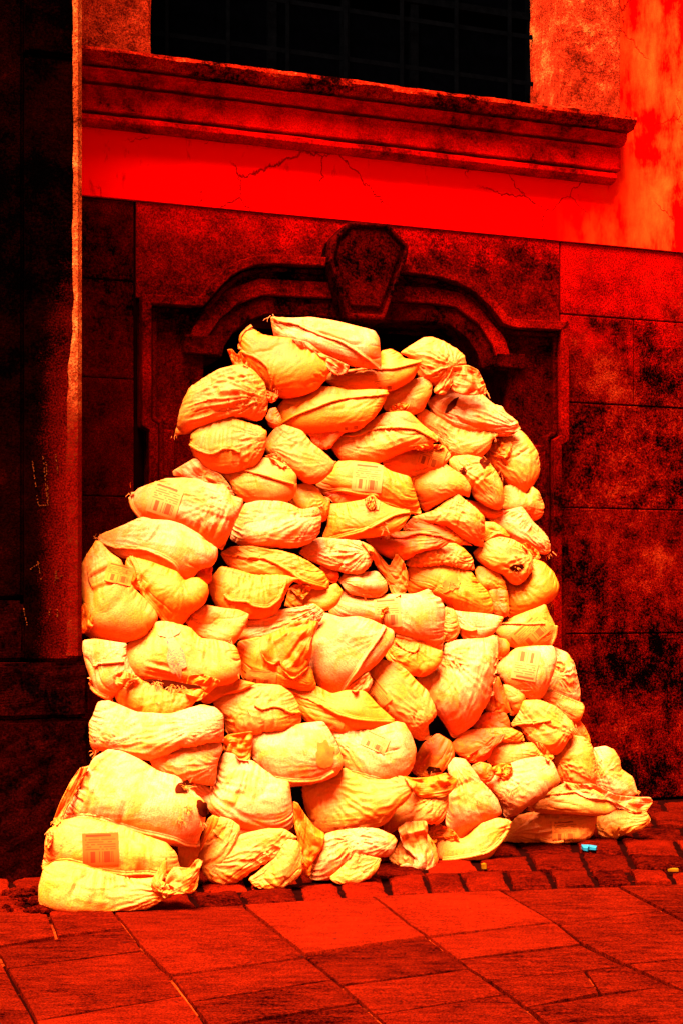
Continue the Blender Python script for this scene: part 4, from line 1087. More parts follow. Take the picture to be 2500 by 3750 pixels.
S('H', "1078,640 1170,623 1232,650 1277,720 1282,790 1370,850 1397,940 1402,975 1330,1005 1240,990 1100,932 1060,885 1100,862 1095,730",
  "wrinkled sandbag with a wide pinked white mouth at the heap's far right foot", 0, .05, .15, tie=[("1150,800", .014)],
  flap=[("850,880 960,903 1080,898 1250,985 1400,998 1500,998 1518,1030 1480,1092 1400,1107 1300,1062 1200,1002 1060,962 950,932", .06, 0)], fray=[("1120,740", 16, .03), ("1400,950", 6, .03)])
S('H', "1105,1150 1130,1113 1250,1088 1400,1108 1470,1108 1502,1160 1482,1192 1400,1212 1290,1262 1220,1307 1120,1272 1103,1210",
  "orange sandbag resting on the cobbles at the far right end of the bottom row", 1, .02, .15, ground=True, tie=[("1240,1310", .018)])
S('H', "408,1312 450,1220 530,1130 620,1108 760,1098 940,1108 1050,1088 1112,1108 1102,1180 1070,1272 980,1292 860,1312 780,1327 690,1300 550,1312 470,1332",
  "long crumpled sandbag with faint printing on the cobbles, second from right in bottom row", 1, .04, .14, ground=True, lab=[("875,1252", 100, 84, 2, 'print')],
  tie=[("450,1260", .018), ("960,1130", .016)], seam=["690,1300 780,1322 860,1312"])
S('H', "-100,1425 -110,1330 -130,1240 -60,1188 60,1240 110,1312 180,1270 260,1190 380,1148 472,1168 430,1272 350,1372 240,1422 80,1452 -30,1452",
  "crescent shaped sandbag with a seamed lower edge on the cobbles, under the upright pointed one", 1, .03, .14, ground=True, seam=["-20,1448 80,1440 240,1410 345,1365 425,1270 465,1172"],
  flap=[("-130,1240 -60,1188 50,1235 110,1312 20,1290 -20,1250 -70,1250 -60,1330 -100,1330", .05, 2)])
S('J', "405,562 500,520 620,468 730,418 800,468 900,508 1040,508 1130,478 1257,540 1180,642 1100,702 1060,772 900,842 760,862 660,882 580,897 500,842 440,742",
  "large sandbag with sweeping diagonal pleats and a flared right corner, low in the centre", 1, .06, .15, tie=[("560,520", .028), ("1250,545", .014)])
S('J', "1003,830 1080,720 1180,640 1220,590 1300,580 1482,600 1482,700 1440,802 1400,822 1280,817 1150,812 1060,902 1010,882",
  "creased sandbag low right of centre, below a crumpled yellow cloth fold", 1, .03, .15, tie=[("1400,600", .016)],
  flap=[("1150,480 1230,500 1350,488 1470,458 1547,510 1540,547 1430,622 1400,600 1290,612 1200,560", .05, 2)])
S('J', "470,1180 500,1050 580,908 680,878 780,868 860,858 960,868 1080,918 1107,960 1070,1032 1030,1072 930,1052 800,1032 740,1112 640,1222 560,1252 475,1242",
  "knotted bright sandbag mid bottom row with a tall triangular flap at its left", 0, .04, .15, tie=[("800,920", .026), ("1080,960", .014)], ground=True,
  flap=[("345,668 380,680 430,760 500,850 582,905 560,992 490,1092 470,1242 420,1202 408,1052 400,950 360,860", .03, 2)])
S('J', "608,1232 700,1150 800,1043 900,1068 992,1090 950,1162 880,1212 800,1222 730,1272", "small folded sandbag on the cobbles under the knotted bright one", 1, -.02, .15, ground=True, tie=[("980,1100", .014)])
S('J', "1040,1080 1100,1010 1170,900 1300,870 1390,1000 1400,1100 1330,1170 1230,1150 1120,1140", "pale sandbag half hidden behind the hanging white flap in the bottom row", 1, .0, .15, tie=[("1110,960", .018)],
  flap=[("1108,860 1160,818 1322,808 1332,870 1322,952 1352,1002 1387,1132 1382,1202 1290,1232 1160,1222 1120,1140 1180,1120 1235,1140 1230,1020 1150,1005", .10, 0)])
S('J', "18,1242 120,1160 220,1080 300,945 382,958 422,1080 412,1152 350,1232 250,1272 150,1307 80,1292", "smooth sandbag on the cobbles, right of the tied one with an open frilled mouth", 1, .02, .15, ground=True)
S('J', "-340,1090 -240,1010 -130,950 0,900 150,868 280,868 385,940 290,952 240,1042 100,1122 30,1182 -60,1252 -180,1262 -300,1182",
  "tied sandbag with an open frilled mouth near the ground at lower left", 1, .05, .15, tie=[("-335,1088", .026)],
  flap=[("-310,1105 -355,1085 -410,1160 -480,1150 -525,1145 -575,1210 -595,1300 -685,1295 -690,1270 -610,1240 -570,1175 -575,1060 -640,1170 -685,1240 -695,1300 -610,1338 -590,1290 -480,1310 -410,1340 -350,1280 -330,1150", .03, 1)], fray=[("-320,1075", 8, .03), ("-400,1340", 6, .03)])
S('I', "1178,1060 1220,950 1350,778 1430,800 1502,852 1460,982 1420,1062 1350,1132 1300,1147 1220,1112", "short barrel shaped sandbag standing behind the open frilled mouth at lower left", 1, .0, .16, fray=[("1310,1140", 8, .03)])
S('I', "1043,1000 1120,980 1205,973 1260,800 1300,768 1352,790 1180,1062 1100,1202 1075,1232 1058,1130", "slack strip of sacking left of the short barrel shaped sandbag", 2, -.02, .12)
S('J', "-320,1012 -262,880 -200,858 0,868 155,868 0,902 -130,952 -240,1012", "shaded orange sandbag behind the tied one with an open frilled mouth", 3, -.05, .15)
# ------------------------------------------------------------------ the sandbags: cloth inflated inside each outline
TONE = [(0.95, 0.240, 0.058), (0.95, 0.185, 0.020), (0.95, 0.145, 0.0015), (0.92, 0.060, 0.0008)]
rs = np.random.RandomState(11)

def heap_face(s, z):
    """distance of the front of the heap from the facade: leaning back from its foot to the door head"""
    base = min(2.40, max(1.15, 2.27 - (s + 4.52) * 0.225))
    f = min(1.0, max(0.0, z / 3.35))
    return 0.72 + (base - 0.72) * (1.0 - f) ** 1.35

def ray_depth(u, v):
    kx, kz = (u - CU) / FPX, -(v - HOR) / FPX
    lo, hi = 5.0, 11.0
    for _ in range(40):
        Y = 0.5 * (lo + hi)
        x, z = kx * Y, EYE + kz * Y
        if wall_dist(x, Y) > heap_face(wall_s(x, Y), z): lo = Y
        else: hi = Y
    return 0.5 * (lo + hi)

def poly_centroid(P):
    a = cx = cy = 0.0
    for i in range(len(P)):
        x0, y0 = P[i - 1]; x1, y1 = P[i]
        c = x0 * y1 - x1 * y0
        a += c; cx += (x0 + x1) * c; cy += (y0 + y1) * c
    return cx / (3 * a), cy / (3 * a)

def chaikin(P, w=0.11):
    out = []
    for i in range(len(P)):
        a, b_ = np.array(P[i]), np.array(P[(i + 1) % len(P)])
        out += [a * (1 - w) + b_ * w, a * w + b_ * (1 - w)]
    return np.array(out)

def outline_grid(P, N):
    """P (n,2) closed outline -> boundary of an N x N grid as (N,N,2), its inside by a Coons patch"""
    P = chaikin(P)
    seg = np.linalg.norm(np.roll(P, -1, 0) - P, axis=1)
    cum = np.concatenate([[0], np.cumsum(seg)]); tot = cum[-1]
    def at(t):
        t = np.mod(t, tot)
        i = np.clip(np.searchsorted(cum, t, side='right') - 1, 0, len(P) - 1)
        f = (t - cum[i]) / seg[i]
        return P[i] * (1 - f)[:, None] + P[(i + 1) % len(P)] * f[:, None]
    D = at(np.linspace(0, tot, 240, endpoint=False)); tD = np.linspace(0, tot, 240, endpoint=False)
    c = D.mean(0); Q = D - c
    w, V = np.linalg.eigh(Q.T @ Q)
    q = Q @ V[:, ::-1]
    ext = (q.max(0) - q.min(0)); qn = (q - q.min(0)) / ext - 0.5
    cor = sorted(int(np.argmax(qn @ np.array(k))) for k in ((-1, -1), (1, -1), (1, 1), (-1, 1)))
    if min(np.diff(cor + [cor[0] + 240])) < 14: cor = [cor[0], cor[0] + 60, cor[0] + 120, cor[0] + 180]
    t = [cor[k] / 240 * tot for k in range(4)] + [cor[0] / 240 * tot + tot]
    u = np.linspace(0, 1, N)
    sides = [at(t[k] + (t[k + 1] - t[k]) * u) for k in range(4)]
    bot, rig, top, lef = sides[0], sides[1], sides[2][::-1], sides[3][::-1]
    U, W = u[:, None, None], u[None, :, None]
    G = (1 - W) * bot[:, None] + W * top[:, None] + (1 - U) * lef[None] + U * rig[None] \
        - ((1 - U) * (1 - W) * bot[0] + U * (1 - W) * bot[-1] + U * W * top[-1] + (1 - U) * W * top[0])
    return G, ext

def relax_plane(G, it):
    for _ in range(it):
        G[:, 1:-1, 1:-1] = 0.25 * (G[:, 2:, 1:-1] + G[:, :-2, 1:-1] + G[:, 1:-1, 2:] + G[:, 1:-1, :-2])
    return G

items = []        # every sack, then every loose flap
for si, k in enumerate(SACKS):
    cu, cv = poly_centroid(k['P'])
    P = np.array(k['P'])
    P = np.array([cu, cv]) + (P - np.array([cu, cv])) * 1.008
    Yf = ray_depth(cu, cv)
    span = np.sqrt(abs(sum(P[i - 1][0] * P[i][1] - P[i][0] * P[i - 1][1] for i in range(len(P)))) / 2) / FPX * Yf
    Yc = Yf + 0.24 * span - 1.25 * k['z'] + rnd.uniform(-.02, .02)
    if k['ground']:
        Yc = EYE * FPX / (P[:, 1].max() - 3 - HOR)
    k['Yc'] = Yc
    XZ = np.stack([(P[:, 0] - CU) / FPX * Yc, EYE - (P[:, 1] - HOR) / FPX * Yc], 1)
    k['depth'] = None
    items.append(dict(kind='sack', src=si, XZ=XZ, Y=Yc, e=k['e'], seed=si, t=k['t'], px=P))
for si, k in enumerate(SACKS):
    for (P, dz, tn) in k['flap']:
        P = np.array(P); Yc = k['Yc'] - dz
        XZ = np.stack([(P[:, 0] - CU) / FPX * Yc, EYE - (P[:, 1] - HOR) / FPX * Yc], 1)
        items.append(dict(kind='flap', src=si, XZ=XZ, Y=Yc, e=0.20, seed=900 + len(items), t=0.55, tone=tn, px=P, dz=dz))

N0 = 33
lay = []; ext = []
for it in items:
    G, e = outline_grid(it['XZ'], N0)
    lay.append(G); it['ext'] = e
K = len(items)
LAY = relax_plane(np.array(lay, dtype=np.float32), 30)            # (K,N,N,2)
minext = np.array([min(i['ext']) for i in items], dtype=np.float32)
maxext = np.array([max(i['ext']) for i in items], dtype=np.float32)
isflap = np.array([i['kind'] == 'flap' for i in items])
target = np.where(isflap, np.minimum(0.16 * minext, 0.03), np.minimum(0.38 * minext, 0.145)) * np.array([i['t'] if i['kind'] == 'sack' else 1 for i in items])
target = target.astype(np.float32)
exc = np.array([i['e'] for i in items], dtype=np.float32)

def soft_noise(shape_k, n, cells, stretch=(1, 1)):
    """smooth random field per item, (K,n,n)"""
    a, b_ = max(3, int(cells * stretch[0])), max(3, int(cells * stretch[1]))
    g = rs.randn(shape_k, a, b_).astype(np.float32)
    xi = np.linspace(0, a - 1.001, n); yi = np.linspace(0, b_ - 1.001, n)
    x0 = xi.astype(int); y0 = yi.astype(int); fx = (xi - x0)[None, :, None]; fy = (yi - y0)[None, None, :]
    fx = fx * fx * (3 - 2 * fx); fy = fy * fy * (3 - 2 * fy)
    g00 = g[:, x0][:, :, y0]; g10 = g[:, np.minimum(x0 + 1, a - 1)][:, :, y0]
    g01 = g[:, x0][:, :, np.minimum(y0 + 1, b_ - 1)]; g11 = g[:, np.minimum(x0 + 1, a - 1)][:, :, np.minimum(y0 + 1, b_ - 1)]
    return (g00 * (1 - fx) * (1 - fy) + g10 * fx * (1 - fy) + g01 * (1 - fx) * fy + g11 * fx * fy).astype(np.float32)

def rest_lengths(L, ex_i, ex_j):
    """L (K,N,N,2) -> rest lengths along both axes, diagonals and double steps"""
    nrm = lambda d: np.sqrt((d ** 2).sum(-1))
    ri = nrm(L[:, 1:] - L[:, :-1]) * ex_i[:, :-1]
    rj = nrm(L[:, :, 1:] - L[:, :, :-1]) * ex_j[:, :, :-1]
    em = 0.5 * (ex_i + ex_j)
    d1 = nrm(L[:, 1:, 1:] - L[:, :-1, :-1]) * em[:, :-1, :-1]
    d2 = nrm(L[:, 1:, :-1] - L[:, :-1, 1:]) * em[:, :-1, 1:]
    return ri[:, None], rj[:, None], d1[:, None], d2[:, None]

def pull(A, B, R, ks, kc):
    d = B - A
    l = np.sqrt((d ** 2).sum(-1)) + 1e-7
    f = (l - R) / l
    f = np.where(f > 0, ks, kc) * 0.5 * f
    d *= f[..., None]
    A += d; B -= d

def sweep_constraints(P, rest, ks, kc, kb):
    ri, rj, d1, d2 = rest
    n = P.shape[2]
    for p in (0, 1):
        m = (n - p) // 2
        pull(P[:, :, p:p + 2 * m:2], P[:, :, p + 1:p + 2 * m:2], ri[:, :, p:p + 2 * m:2], ks, kc)
    for p in (0, 1):
        m = (n - p) // 2
        pull(P[:, :, :, p:p + 2 * m:2], P[:, :, :, p + 1:p + 2 * m:2], rj[:, :, :, p:p + 2 * m:2], ks, kc)
    for p in (0, 1):
        m = (n - p) // 2
        pull(P[:, :, p:p + 2 * m:2, :-1], P[:, :, p + 1:p + 2 * m:2, 1:], d1[:, :, p:p + 2 * m:2], ks * .6, kc * .5)
        pull(P[:, :, p:p + 2 * m:2, 1:], P[:, :, p + 1:p + 2 * m:2, :-1], d2[:, :, p:p + 2 * m:2], ks * .6, kc * .5)
    if kb:
        lap = np.zeros_like(P)
        lap[:, :, 1:-1] += P[:, :, 2:] + P[:, :, :-2] - 2 * P[:, :, 1:-1]
        lap[:, :, :, 1:-1] += P[:, :, :, 2:] + P[:, :, :, :-2] - 2 * P[:, :, :, 1:-1]
        P += kb * lap

def weld(P, L, hold):
    for sl in ((slice(None), slice(None), 0), (slice(None), slice(None), -1)):
        b_ = P[sl]; m = b_.mean(1, keepdims=True)
        m[..., 0] += hold * (L[:, sl[2]][:, None, :, 0] - m[..., 0]); m[..., 2] += hold * (L[:, sl[2]][:, None, :, 1] - m[..., 2]); m[..., 1] *= 0.985
        P[sl] = m
    for idx in (0, -1):
        b_ = P[:, :, :, idx]; m = b_.mean(1, keepdims=True)
        m[..., 0] += hold * (L[:, None, :, idx, 0] - m[..., 0]); m[..., 2] += hold * (L[:, None, :, idx, 1] - m[..., 2]); m[..., 1] *= 0.985
        P[:, :, :, idx] = m

def normals(P, sgn):
    du = np.empty_like(P); dv = np.empty_like(P)
    du[:, :, 1:-1] = P[:, :, 2:] - P[:, :, :-2]; du[:, :, 0] = P[:, :, 1] - P[:, :, 0]; du[:, :, -1] = P[:, :, -1] - P[:, :, -2]
    dv[:, :, :, 1:-1] = P[:, :, :, 2:] - P[:, :, :, :-2]; dv[:, :, :, 0] = P[:, :, :, 1] - P[:, :, :, 0]; dv[:, :, :, -1] = P[:, :, :, -1] - P[:, :, :, -2]
    n = np.cross(du, dv)
    n /= np.sqrt((n ** 2).sum(-1, keepdims=True)) + 1e-9
    return n * sgn

def orient(L):
    du = L[:, 1:, :-1] - L[:, :-1, :-1]; dv = L[:, :-1, 1:] - L[:, :-1, :-1]
    # y component of cross((ux,0,uz),(vx,0,vz)) = uz*vx - ux*vz ; the front sheet must look to -y
    c = (du[..., 1] * dv[..., 0] - du[..., 0] * dv[..., 1]).mean((1, 2))
    s = np.where(c < 0, 1.0, -1.0).astype(np.float32)
    return np.stack([s, -s], 1)[:, :, None, None, None]

u = np.linspace(0, 1, N0, dtype=np.float32)
su = np.clip(np.sin(np.pi * u), 0, 1)
prof = (su[:, None] * su[None, :]) ** 0.6
P = np.zeros((K, 2, N0, N0, 3), dtype=np.float32)
P[..., 0] = LAY[:, None, :, :, 0]; P[..., 2] = LAY[:, None, :, :, 1]
P[:, 0, :, :, 1] = -target[:, None, None] * 0.55 * prof; P[:, 1, :, :, 1] = target[:, None, None] * 0.55 * prof
for s_ in (0, 1):
    P[:, s_, :, :, 1] += soft_noise(K, N0, 7) * 0.05 * minext[:, None, None] * prof * np.where(isflap, 2.6, 1.0)[:, None, None]
SG = orient(LAY)
nz_i = 1 + exc[:, None, None] * (1 + 0.5 * soft_noise(K, N0, 5))
nz_j = 1 + exc[:, None, None] * (1 + 0.5 * soft_noise(K, N0, 5))
rest = rest_lengths(LAY, nz_i, nz_j)
ztop = LAY[..., 1].max((1, 2)); zbot = LAY[..., 1].min((1, 2)); zh = (ztop - zbot + 1e-3)
V = np.zeros_like(P)
def simulate(P, V, L, rest, steps, sweeps, p0, kb, hold=0.8, damp=0.82):
    for st in range(steps):
        n = normals(P, SG)
        depth = -P[:, 0, :, :, 1].reshape(K, -1).min(1)
        drive = np.clip((target - depth) / (0.35 * target + 1e-4), -0.25, 1.0)
        hyd = 0.55 + 0.9 * np.clip((ztop[:, None, None, None] - P[..., 2]) / zh[:, None, None, None], 0, 1)
        V *= damp
        V += n * (p0 * drive[:, None, None, None] * minext[:, None, None, None] * hyd)[..., None]
        V[..., 2] -= 0.00025
        old = P.copy()
        P += V
        for _ in range(sweeps):
            sweep_constraints(P, rest, 0.9, 0.22, kb)
            weld(P, L, hold)
        V = P - old
        np.clip(V, -0.02, 0.02, out=V)
    return P, V
P, V = simulate(P, V, LAY, rest, 46, 2, 0.004, 0.010)

def up(A, ax):
    n = A.shape[ax]
    sh = list(A.shape); sh[ax] = 2 * n - 1
    B = np.empty(sh, dtype=np.float32)
    ix = [slice(None)] * A.ndim
    ix[ax] = slice(0, None, 2); B[tuple(ix)] = A
    i0 = [slice(None)] * A.ndim; i1 = list(i0); im = list(i0)
    i0[ax] = slice(0, -1); i1[ax] = slice(1, None); im[ax] = slice(1, None, 2)
    B[tuple(im)] = 0.5 * (A[tuple(i0)] + A[tuple(i1)])
    return B
LAY2 = up(up(LAY, 1), 2); P = up(up(P, 2), 3); V = np.zeros_like(P)
N1 = P.shape[2]
uu = np.linspace(0, 1, N1, dtype=np.float32)
su = np.clip(np.sin(np.pi * uu), 0, 1)
edge = (su[:, None] * su[None, :]) ** 0.5
for _ in range(3):                      # an even, full bag first
    P[:, :, 1:-1, 1:-1] += 0.2 * (P[:, :, 2:, 1:-1] + P[:, :, :-2, 1:-1] + P[:, :, 1:-1, 2:] + P[:, :, 1:-1, :-2] - 4 * P[:, :, 1:-1, 1:-1])
crease = soft_noise(K, N1, 16, (1, .45)) + soft_noise(K, N1, 16, (.45, 1)) + 0.6 * soft_noise(K, N1, 22)
# then slack cloth over it: more length than the fill needs, in patches and one way at a time, so that it buckles into folds
def patches(cells, lo, hi):
    return np.clip((soft_noise(K, N1, cells) - lo) / (hi - lo), 0, 1)
end_i = np.clip(1 - np.minimum(uu, 1 - uu) / 0.22, 0, 1)[None, :, None]       # near the two ends
end_j = np.clip(1 - np.minimum(uu, 1 - uu) / 0.22, 0, 1)[None, None, :]
fl = np.where(isflap, 0.7, 1.0)[:, None, None].astype(np.float32)
pi_ = patches(4, 0.6, 1.5); pj_ = patches(4, 0.6, 1.5) * (1 - pi_)
slack_i = (0.006 + 0.16 * pi_ * fl + 0.15 * end_j * patches(5, -.6, .8))
slack_j = (0.006 + 0.16 * pj_ * fl + 0.15 * end_i * patches(5, -.6, .8))
def rest3(P, si, sj):
    nrm = lambda d: np.sqrt((d ** 2).sum(-1))
    ri = nrm(P[:, :, 1:] - P[:, :, :-1]) * (1 + si[:, None, :-1]); rj = nrm(P[:, :, :, 1:] - P[:, :, :, :-1]) * (1 + sj[:, None, :, :-1])
    sm = (0.5 * (si + sj))[:, None]
    d1 = nrm(P[:, :, 1:, 1:] - P[:, :, :-1, :-1]) * (1 + sm[:, :, :-1, :-1]); d2 = nrm(P[:, :, 1:, :-1] - P[:, :, :-1, 1:]) * (1 + sm[:, :, :-1, 1:])
    return ri, rj, d1, d2
rest = rest3(P, slack_i, slack_j)
nn = normals(P, SG)
seed_i = soft_noise(K, N1, 22, (1, .22)); seed_j = soft_noise(K, N1, 22, (.22, 1))      # ridges across i, ridges across j
sd_ = seed_i * np.clip(slack_i * 9, 0, 1) + seed_j * np.clip(slack_j * 9, 0, 1)
P += nn * (sd_[:, None] * np.minimum(edge + .15, 1) * 0.0045)[..., None]
def buckle(P, steps, sweeps, kb):
    for st in range(steps):
        n = normals(P, SG)
        P += n * 0.00035
        for _ in range(sweeps):
            sweep_constraints(P, rest, 0.9, 0.85, kb)
            weld(P, LAY2, 0.8)
    return P
# slumped shapes: broad dents and flats, and a few long sharp creases on each bag
dent = soft_noise(K, N1, 4); c1_ = soft_noise(K, N1, 5, (1, .6)); c2_ = soft_noise(K, N1, 5, (.6, 1))
val = np.clip(1 - np.abs(c1_) / 0.15, 0, 1) * patches(3, -.2, .6) + np.clip(1 - np.abs(c2_) / 0.12, 0, 1) * patches(3, -.2, .6)
nn = normals(P, SG)
P += nn * ((dent * 0.012 - val * 0.0115)[:, None] * edge)[..., None]
P = buckle(P, 9, 3, 0.004)

# gathered ends and pulled folds
nn = normals(P, SG)
for ki, it in enumerate(items):
    if it['kind'] == 'flap':
        continue
    k = SACKS[it['src']]
    # the two sharpest corners pull short folds into the cloth as well
    PP = np.array(k['P']); A = np.roll(PP, 1, 0) - PP; B_ = np.roll(PP, -1, 0) - PP
    ca = (A * B_).sum(1) / (np.linalg.norm(A, axis=1) * np.linalg.norm(B_, axis=1) + 1e-6)
    shp = np.argsort(-ca)[:1]
    ties = list(k['tie']) + [((float(PP[j][0]), float(PP[j][1])), 0.010) for j in shp]
    for (q, a) in ties:
        tx, tz = (q[0] - CU) / FPX * it['Y'], EYE - (q[1] - HOR) / FPX * it['Y']
        dx = P[ki, ..., 0] - tx; dz = P[ki, ..., 2] - tz
        r = np.sqrt(dx * dx + dz * dz); th = np.arctan2(dz, dx)
        rmin, rmax = r.min(), r.max()
        w = np.clip(1 - (r - rmin) / (rmax - rmin), 0, 1) ** 1.3 * np.clip((r - rmin * .0) / 0.05, 0.15, 1)
        rm = rmin + 0.33 * (rmax - rmin)
        nfold = max(6.0, 6.283 * rm / 0.036)
        ph = th * nfold + 1.6 * np.sin(th * nfold * .37 + ki) + 5.0 * crease[ki][None] * 0.16 + ki
        ridge = 1.0 - np.abs(np.sin(ph * 0.5)) ** 0.8 * 2.0
        P[ki] += nn[ki] * (0.42 * a * w * (ridge - 0.1) * np.maximum(edge, .25))[..., None]

# ------------------------------------------------------------------ meshes
idx = -np.ones((2, N1, N1), dtype=np.int32)
idx[0] = np.arange(N1 * N1).reshape(N1, N1)
idx[1] = idx[0]
inner = np.arange((N1 - 2) ** 2).reshape(N1 - 2, N1 - 2) + N1 * N1
idx[1, 1:-1, 1:-1] = inner
def quads(I, flip):
    a, b_, c, d = I[:-1, :-1], I[1:, :-1], I[1:, 1:], I[:-1, 1:]
    q = np.stack([a, b_, c, d] if not flip else [a, d, c, b_], -1).reshape(-1, 4)
    return q
def make_mesh(name, Pk, Lk, flip):
    """Pk (2,N,N,3) local coordinates"""
    front = Pk[0].reshape(-1, 3); back = Pk[1, 1:-1, 1:-1].reshape(-1, 3)
    co = np.concatenate([front, back]).astype(np.float32)
    q = np.concatenate([quads(idx[0], flip), quads(idx[1], not flip)]).astype(np.int32)
    me = bpy.data.meshes.new(name)
    me.vertices.add(len(co)); me.vertices.foreach_set("co", co.ravel())
    me.loops.add(q.size); me.loops.foreach_set("vertex_index", q.ravel())
    me.polygons.add(len(q)); me.polygons.foreach_set("loop_start", np.arange(0, q.size, 4, dtype=np.int32))
    me.polygons.foreach_set("loop_total", np.full(len(q), 4, dtype=np.int32))
    me.update(calc_edges=True)
    uvl = me.uv_layers.new(name="UVMap")
    L2 = np.concatenate([Lk.reshape(-1, 2), Lk[1:-1, 1:-1].reshape(-1, 2)])
    su = np.linalg.norm(Lk[-1, N1 // 2] - Lk[0, N1 // 2]); sv = np.linalg.norm(Lk[N1 // 2, -1] - Lk[N1 // 2, 0])
    g = np.stack(np.meshgrid(uu * su, uu * sv, indexing='ij'), -1)
    g = np.concatenate([g.reshape(-1, 2), g[1:-1, 1:-1].reshape(-1, 2)]).astype(np.float32)
    uvl.data.foreach_set("uv", g[q.ravel()].ravel())
    me.polygons.foreach_set("use_smooth", np.ones(len(q), dtype=bool))
    return me, co, q

EYEV = Vector((0, 0, EYE))
def cast(bvh, base, p, Yc):
    """photo pixel -> point and normal on the sack (world), else on its middle plane"""
    d = Vector(((p[0] - CU) / FPX, 1.0, -(p[1] - HOR) / FPX)).normalized()
    h = bvh.ray_cast(EYEV - base, d)
    if h[0] is not None:
        n = h[1] if h[1].dot(d) < 0 else -h[1]
        return h[0], n, True
    q = EYEV + d * (Yc / d.y) - base
    return q, Vector((0, -1, 0)), False

def resample(P, step):
    P = [np.array(p, float) for p in P]
    # smooth through the given points
    out = []
    for i in range(len(P) - 1):
        p0 = P[max(0, i - 1)]; p1 = P[i]; p2 = P[i + 1]; p3 = P[min(len(P) - 1, i + 2)]
        n = max(2, int(np.linalg.norm(p2 - p1) / step))
        for j in range(n):
            t = j / n
            out.append(0.5 * ((2 * p1) + (-p0 + p2) * t + (2 * p0 - 5 * p1 + 4 * p2 - p3) * t * t + (-p0 + 3 * p1 - 3 * p2 + p3) * t ** 3))
    out.append(P[-1])
    return out

def seam_mesh(bvh, base, line, Yc):
    pts = []
    nrm = []
    for p in resample(line, 5.0):
        q, n, hit = cast(bvh, base, p, Yc)
        pts.append(q); nrm.append(n)
    y = np.array([p.y for p in pts]); k = np.ones(5) / 5
    if len(y) > 8:
        ys = np.convolve(np.pad(y, 2, mode='edge'), k, mode='valid')
        ys = np.minimum(ys, y + 0.004)
        for p, v in zip(pts, ys): p.y = float(v)
    bm = bmesh.new(); rows = []
    ph = rnd.random() * 9
    for i, (q, n) in enumerate(zip(pts, nrm)):
        tg = (pts[min(i + 1, len(pts) - 1)] - pts[max(i - 1, 0)])
        if tg.length < 1e-6: tg = Vector((1, 0, 0))
        tg.normalize()
        n = (n + Vector((0, -0.6, 0))).normalized()
        sd = tg.cross(n).normalized()
        if sd.z > 0: sd = -sd                 # the raw edge hangs downwards
        zz = (1.0 if i % 2 else 0.55) + 0.25 * mnoise.noise(Vector((i * .31, ph, 0)))
        lift = 0.004 + 0.004 * mnoise.noise(Vector((i * .17, ph, 3)))
        prof = [(-0.011, -0.003), (-0.008, 0.006), (-0.003, 0.002), (0.0015, 0.010 + lift), (0.008 + 0.007 * zz, 0.010 + lift), (0.008 + 0.007 * zz, 0.006 + lift), (0.001, -0.002)]
        rows.append([bm.verts.new(q + sd * a + n * b_) for a, b_ in prof])
    for r0, r1 in zip(rows[:-1], rows[1:]):
        for j in range(len(r0)):
            bm.faces.new((r0[j], r1[j], r1[(j + 1) % len(r0)], r0[(j + 1) % len(r0)]))
    bm.faces.new(rows[0]); bm.faces.new(rows[-1])
    return bm

def label_mesh(bvh, base, c, hw, hh, rot, Yc, ragged=False):
    r = math.radians(-rot)
    n = 9
    bm = bmesh.new(); uvl = bm.loops.layers.uv.new("UVMap")
    G = []; UVs = {}
    for j in range(n):
        row = []
        for i in range(n):
            a, b_ = i / (n - 1) * 2 - 1, j / (n - 1) * 2 - 1
            if ragged:
                a, b_ = a * math.sqrt(1 - b_ * b_ / 2), b_ * math.sqrt(1 - a * a / 2)
                g = 1 + 0.5 * mnoise.noise(Vector((a * 1.7 + c[0], b_ * 1.7, 2)))
                a *= g; b_ *= g
            dx, dy = a * hw, b_ * hh
            p = (c[0] + dx * math.cos(r) - dy * math.sin(r), c[1] + dx * math.sin(r) + dy * math.cos(r))
            q, nn_, hit = cast(bvh, base, p, Yc)
            v = bm.verts.new(q + nn_ * 0.0045 + Vector((0, -0.002, 0)))
            row.append(v); UVs[v] = (i / (n - 1), 1 - j / (n - 1))
        G.append(row)
    for j in range(n - 1):
        for i in range(n - 1):
            f = bm.faces.new((G[j][i], G[j + 1][i], G[j + 1][i + 1], G[j][i + 1]))
            for l in f.loops: l[uvl].uv = UVs[l.vert]
    return bm

def fray_mesh(bm, bvh, base, c, n, L, Yc):
    for _ in range(n):
        p = (c[0] + rnd.gauss(0, 7), c[1] + rnd.gauss(0, 6))
        q, nm, hit = cast(bvh, base, p, Yc)
        if abs(q.y + base.y - Yc) > 0.5: continue
        d = (nm * 0.7 + Vector((rnd.gauss(0, .6), rnd.gauss(-.1, .3), rnd.gauss(-.35, .6)))).normalized()
        ln = L * rnd.uniform(.4, 1.3); w = 0.0017
        pts = [q]
        for s_ in range(5):
            d = (d + Vector((rnd.gauss(0, .25), rnd.gauss(0, .2), rnd.gauss(-.18, .2)))).normalized()
            pts.append(pts[-1] + d * ln / 5)
        rows = []
        for i, a in enumerate(pts):
            ww = w * (1 - .12 * i)
            rows.append([bm.verts.new(a + Vector((ww * math.cos(t), ww * .5 * math.sin(t), ww * math.sin(t)))) for t in (0, 2.1, 4.2)])
        for r0, r1 in zip(rows[:-1], rows[1:]):
            for j in range(3): bm.faces.new((r0[j], r1[j], r1[(j + 1) % 3], r0[(j + 1) % 3]))

